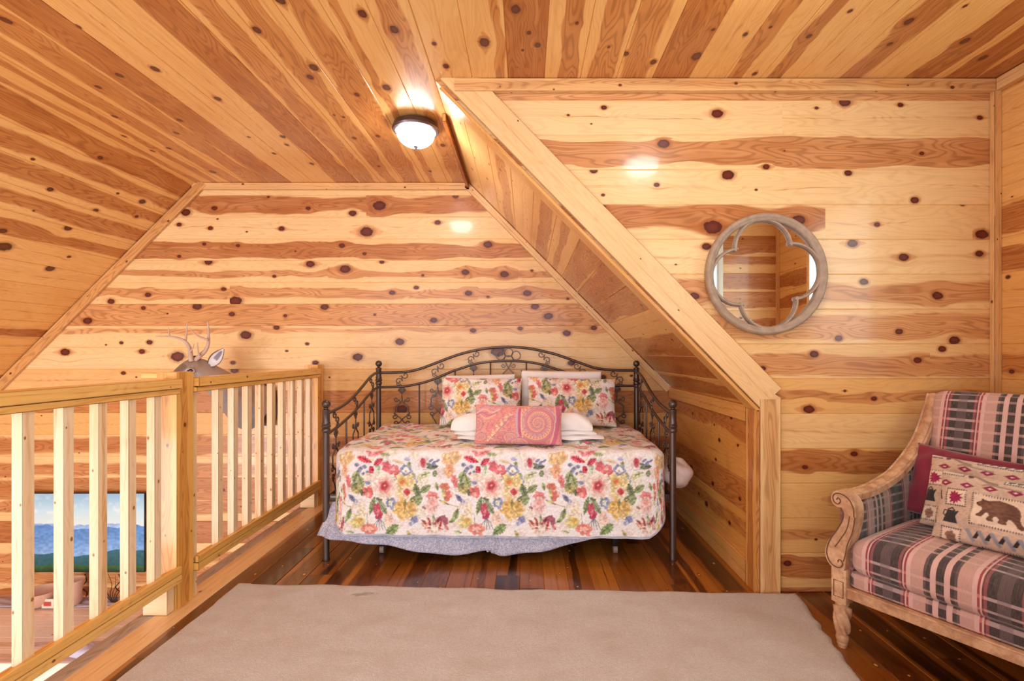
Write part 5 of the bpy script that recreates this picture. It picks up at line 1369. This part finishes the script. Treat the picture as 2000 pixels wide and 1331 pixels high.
    for i in range(nv):
        for j in range(nu):
            f_ = i / (nv - 1); z = .30 + (tops[j] - .30) * f_; bul = math.sin(math.pi * f_) ** .5 * .014
            P[i, j] = M((.030 + bul + .03 * max(0, ys[j] - .3), ys[j], z)); P[i, 2 * nu - 1 - j] = M((-.008 + .03 * max(0, ys[j] - .3), ys[j], z))
    o = grid_mesh('arm_panel', P, nu * 2, nv, PLAIDG, ch, closed_u=True)
    l = o.data.uv_layers.new(name='fab')
    for lp in o.data.loops:
        co = o.data.vertices[lp.vertex_index].co; l.data[lp.index].uv = (co.y * 1.1 + .1, co.z * 1.2)
MB().box((CW / 2, -.004, .232), (CW / 2 - .027, .018, .021), bev=.004).build('front_rail', OAK, ch)
MB().box((CW / 2, -.006, .252), (CW / 2 - .027, .021, .004), bev=.002).build('rail_bead', OAK, ch)
MB().box((CW / 2, .37, .288), (CW / 2 - .028, .378, .034), bev=.018).build('seat_deck', PLAID, ch, uvf=lambda c: (c.x, c.y - c.z + .02))
# seat cushion with a crowned top
def cushion_box(nx, ny, x0, x1, y0, y1, z0, z1, crown, rad):
    mb = MB(); bm = bmesh.new(); bmesh.ops.create_cube(bm, size=2); bmesh.ops.subdivide_edges(bm, edges=list(bm.edges), cuts=22, use_grid_fill=True)
    vs = []
    hx, hy, hz = (x1 - x0) / 2, (y1 - y0) / 2, (z1 - z0) / 2
    for v in bm.verts:
        p = Vector((v.co.x * hx, v.co.y * hy, v.co.z * hz)); q = Vector((max(-hx + rad, min(hx - rad, p.x)), max(-hy + rad, min(hy - rad, p.y)), max(-hz + rad, min(hz - rad, p.z))))
        d = p - q; p = q + (d.normalized() * rad if d.length > 1e-6 else d)
        a, b = p.x / hx, p.y / hy; p.z += (crown if v.co.z > 0 else crown * .2) * (1 - a ** 4) * (1 - b ** 4) * (1 if v.co.z > .0 else 0)
        vs.append(p + Vector(((x0 + x1) / 2, (y0 + y1) / 2, (z0 + z1) / 2)))
    bm.verts.index_update(); mb.add(vs, [[v.index for v in f.verts] for f in bm.faces]); bm.free(); return mb
cushion_box(0, 0, .034, CW - .034, -.028, .60, .318, .452, .028, .045).build('seat_cushion', PLAID, ch, uvf=lambda c: (c.x, c.y - c.z))
# back: reclined upholstered slab with rolled top
nu, nv = 40, 40; prof = catmull([V(0, .585, .40), V(0, .592, .50), V(0, .618, .66), V(0, .655, .82), V(0, .690, .94), V(0, .712, .995), V(0, .742, 1.022), V(0, .778, 1.012), V(0, .795, .97), V(0, .775, .82), V(0, .74, .6), V(0, .72, .36)], 5)
m = len(prof); P = np.zeros((nu, m, 3))
for i in range(nu):
    f_ = i / (nu - 1); e = min(f_, 1 - f_); bul = 1 - max(0, 1 - e * 12) ** 2
    for j, p in enumerate(prof):
        cy_ = .72 + (p.z - .4) * .06; P[i, j] = (.052 + (CW - .104) * f_, cy_ + (p.y - cy_) * (.82 + .18 * bul) - .012 * math.sin(math.pi * f_) * (j < m // 2), p.z - .014 * (1 - bul))
o = grid_mesh('backrest', P, m, nu, PLAID, ch); l = o.data.uv_layers.new(name='fab')
for lp in o.data.loops:
    co = o.data.vertices[lp.vertex_index].co; l.data[lp.index].uv = (co.x, co.z + (co.y if co.z > .98 else .7))
bmx = bmesh.new(); bmx.from_mesh(o.data); bmesh.ops.holes_fill(bmx, edges=[e for e in bmx.edges if e.is_boundary]); bmx.to_mesh(o.data); bmx.free()
MB().box((CW / 2, .765, .235), (CW / 2 - .05, .016, .022), bev=.003).build('rear_rail', OAK, ch)

# cushions in the chair
def to_world(lx, ly, z): a = math.radians(-58.6); return Vector((1.295 + lx * math.cos(a) - ly * math.sin(a), 2.08 + lx * math.sin(a) + ly * math.cos(a), z))
EX = Vector((math.cos(math.radians(-58.6)), math.sin(math.radians(-58.6)), 0))
BURG = NT('burgundy_velvet'); tc = BURG.n('ShaderNodeTexCoord').outputs['Object']
BURG.set(Base_Color=BURG.mix(BURG.noise(tc, 14, 3.0), lin4((116, 22, 46)), lin4((142, 34, 60))), Roughness=.85, Sheen_Weight=.4); BURG.bump(BURG.noise(tc, 300, 2.0), .3, .002); BURG = BURG.m
tag(pillow('cushion', .37, .315, .09, frame_m(to_world(.205, .455, .485), EX, 20, .30, -5), BURG, seed=11, res=.008, pinch=.04), 'plain burgundy cushion at the back of the plaid armchair', 'cushion')
def lodge(off=0):
    c = Canvas(.60, .34, 800, (204, 178, 160)); n = vnoise(c.H, c.W, 90); c.a = np.clip(c.a * (1 + (n[..., None] - .5) * .14), 0, 1)
    CR, BK, MG = (232, 210, 190), (44, 34, 34), (140, 34, 76)
    def stitch(x0, y0, x1, y1, bg=CR):
        c.poly([(x0, y0), (x1, y0), (x1, y1), (x0, y1)], bg, .08); k = .0075
        nx_, ny_ = int((x1 - x0) / k), int((y1 - y0) / k)
        for i in range(nx_ + 1):
            x = x0 + (x1 - x0) * i / nx_
            for y in (y0, y1): c.line([(x, y - .0028), (x, y + .0028)], .0018, BK)
        for i in range(ny_ + 1):
            y = y0 + (y1 - y0) * i / ny_
            for x in (x0, x1): c.line([(x - .0028, y), (x + .0028, y)], .0018, BK)
        for a, b in (((x0, y0), (x1, y0)), ((x1, y0), (x1, y1)), ((x1, y1), (x0, y1)), ((x0, y1), (x0, y0))): c.line([a, b], .0011, BK, .8)
    def diamond(x, y, w=.024, h=.013):
        c.poly([(x - w, y), (x, y - h), (x + w, y), (x, y + h)], MG, .15); c.poly([(x - w * .3, y), (x, y - h * .3), (x + w * .3, y), (x, y + h * .3)], (236, 206, 196))
    for i in range(9): diamond(.030 + i * .072, .058)
    # row above the diamonds: patches and a goose head
    stitch(.0, .004, .085, .022, (214, 200, 186)); stitch(.21, .0, .36, .026, (226, 214, 204))
    for i in range(6): c.blob(.225 + i * .024, .014, .010, .008, 0, (84, 98, 84), 3, .2)
    c.line([(.105, .022), (.115, .012), (.13, .016), (.16, .030), (.19, .036)], .009, (146, 122, 108)); c.blob(.108, .018, .008, .006, 20, (70, 56, 50)); c.line([(.15, .046), (.165, .040), (.20, .044), (.26, .050)], .006, (152, 132, 120))
    # maple leaf patch
    stitch(.042, .082, .108, .142); lf = []
    for i in range(22):
        a = 2 * math.pi * i / 22; r = .026 * (1.0 if i % 2 == 0 else .62) * (1 + .12 * math.cos(3 * a)); lf.append((.073 + r * math.cos(a), .113 + r * math.sin(a)))
    c.poly(lf, (158, 30, 84), .3); c.line([(.073, .113), (.098, .098)], .002, (120, 20, 60))
    # coffee pot
    c.poly([(.052, .165), (.078, .165), (.092, .212), (.044, .212)], (48, 42, 46), .2); c.poly([(.076, .168), (.094, .163), (.082, .190)], (48, 42, 46)); c.line([(.053, .168), (.042, .166), (.040, .182), (.050, .192)], .0035, BK); c.line([(.054, .163), (.066, .154), (.077, .163)], .0045, BK)
    # bear patch
    stitch(.130, .086, .292, .200)
    bear = [(.142,.122),(.148,.114),(.158,.106),(.168,.103),(.176,.104),(.190,.100),(.205,.0965),(.222,.099),(.240,.103),(.256,.110),(.266,.122),(.270,.138),(.268,.152),(.272,.166),(.282,.176),(.284,.184),(.274,.188),(.262,.182),(.256,.170),(.246,.160),(.238,.160),(.232,.170),(.236,.178),(.222,.182),(.210,.178),(.214,.166),(.206,.158),(.200,.160),(.196,.170),(.200,.178),(.184,.180),(.178,.174),(.186,.160),(.180,.150),(.174,.152),(.170,.162),(.164,.170),(.150,.170),(.146,.164),(.156,.156),(.162,.142),(.160,.132),(.150,.130)]
    c.poly(bear, (112, 76, 60), .35); c.blob(.196, .126, .022, .018, 0, (134, 94, 72), al=.6, soft=.6); c.blob(.245, .135, .018, .022, 0, (92, 60, 48), al=.6, soft=.6); c.blob(.160, .1035, .004, .003, 0, (60, 40, 34)); c.blob(.145, .120, .003, .003, 0, (30, 22, 22))
    # zigzag
    for i in range(9):
        x = .14 + i * .038; c.line([(x - .016, .226), (x + .004, .258)], .013, (146, 148, 160)); c.poly([(x + .002, .250), (x + .016, .222), (x + .028, .222), (x + .014, .252)], BK, .2)
    stitch(.045, .232, .105, .29); c.blob(.075, .262, .018, .022, 0, (140, 104, 86)); stitch(.17, .275, .33, .33)
    # repeat of small things to the right
    stitch(.33, .082, .395, .142); c.blob(.362, .112, .022, .022, 0, (92, 104, 70), 5, .2); c.poly([(.345, .165), (.371, .165), (.385, .212), (.337, .212)], (48, 42, 46), .2); stitch(.41, .086, .56, .2); c.blob(.485, .145, .045, .028, 0, (112, 76, 60), 3, .1)
    for (x, y) in ((.012, .20), (.018, .215), (.010, .226)): c.leaf(x, y, .012, .004, 70, (110, 120, 60))
    c.line([(.014, .09), (.024, .125)], .005, BK)
    return c
LOD = lodge()
tag(pillow('cushion', .47, .30, .10, frame_m(to_world(.372, .335, .48), EX, 22, .30, -1), PILLM, LOD, (.045, .012), seed=12, res=.0032, pinch=.03), 'beige lodge print cushion behind the bear cushion, only its top and left edge showing', 'cushion', 'lodge print cushions')
tag(pillow('cushion', .47, .268, .10, frame_m(to_world(.458, .215, .48), EX, 24, .268, 0), PILLM, LOD, (.010, .008), seed=13, res=.0026, pinch=.03), 'front beige cushion with brown bear patch, maple leaf and coffee pot, in the armchair', 'cushion', 'lodge print cushions')
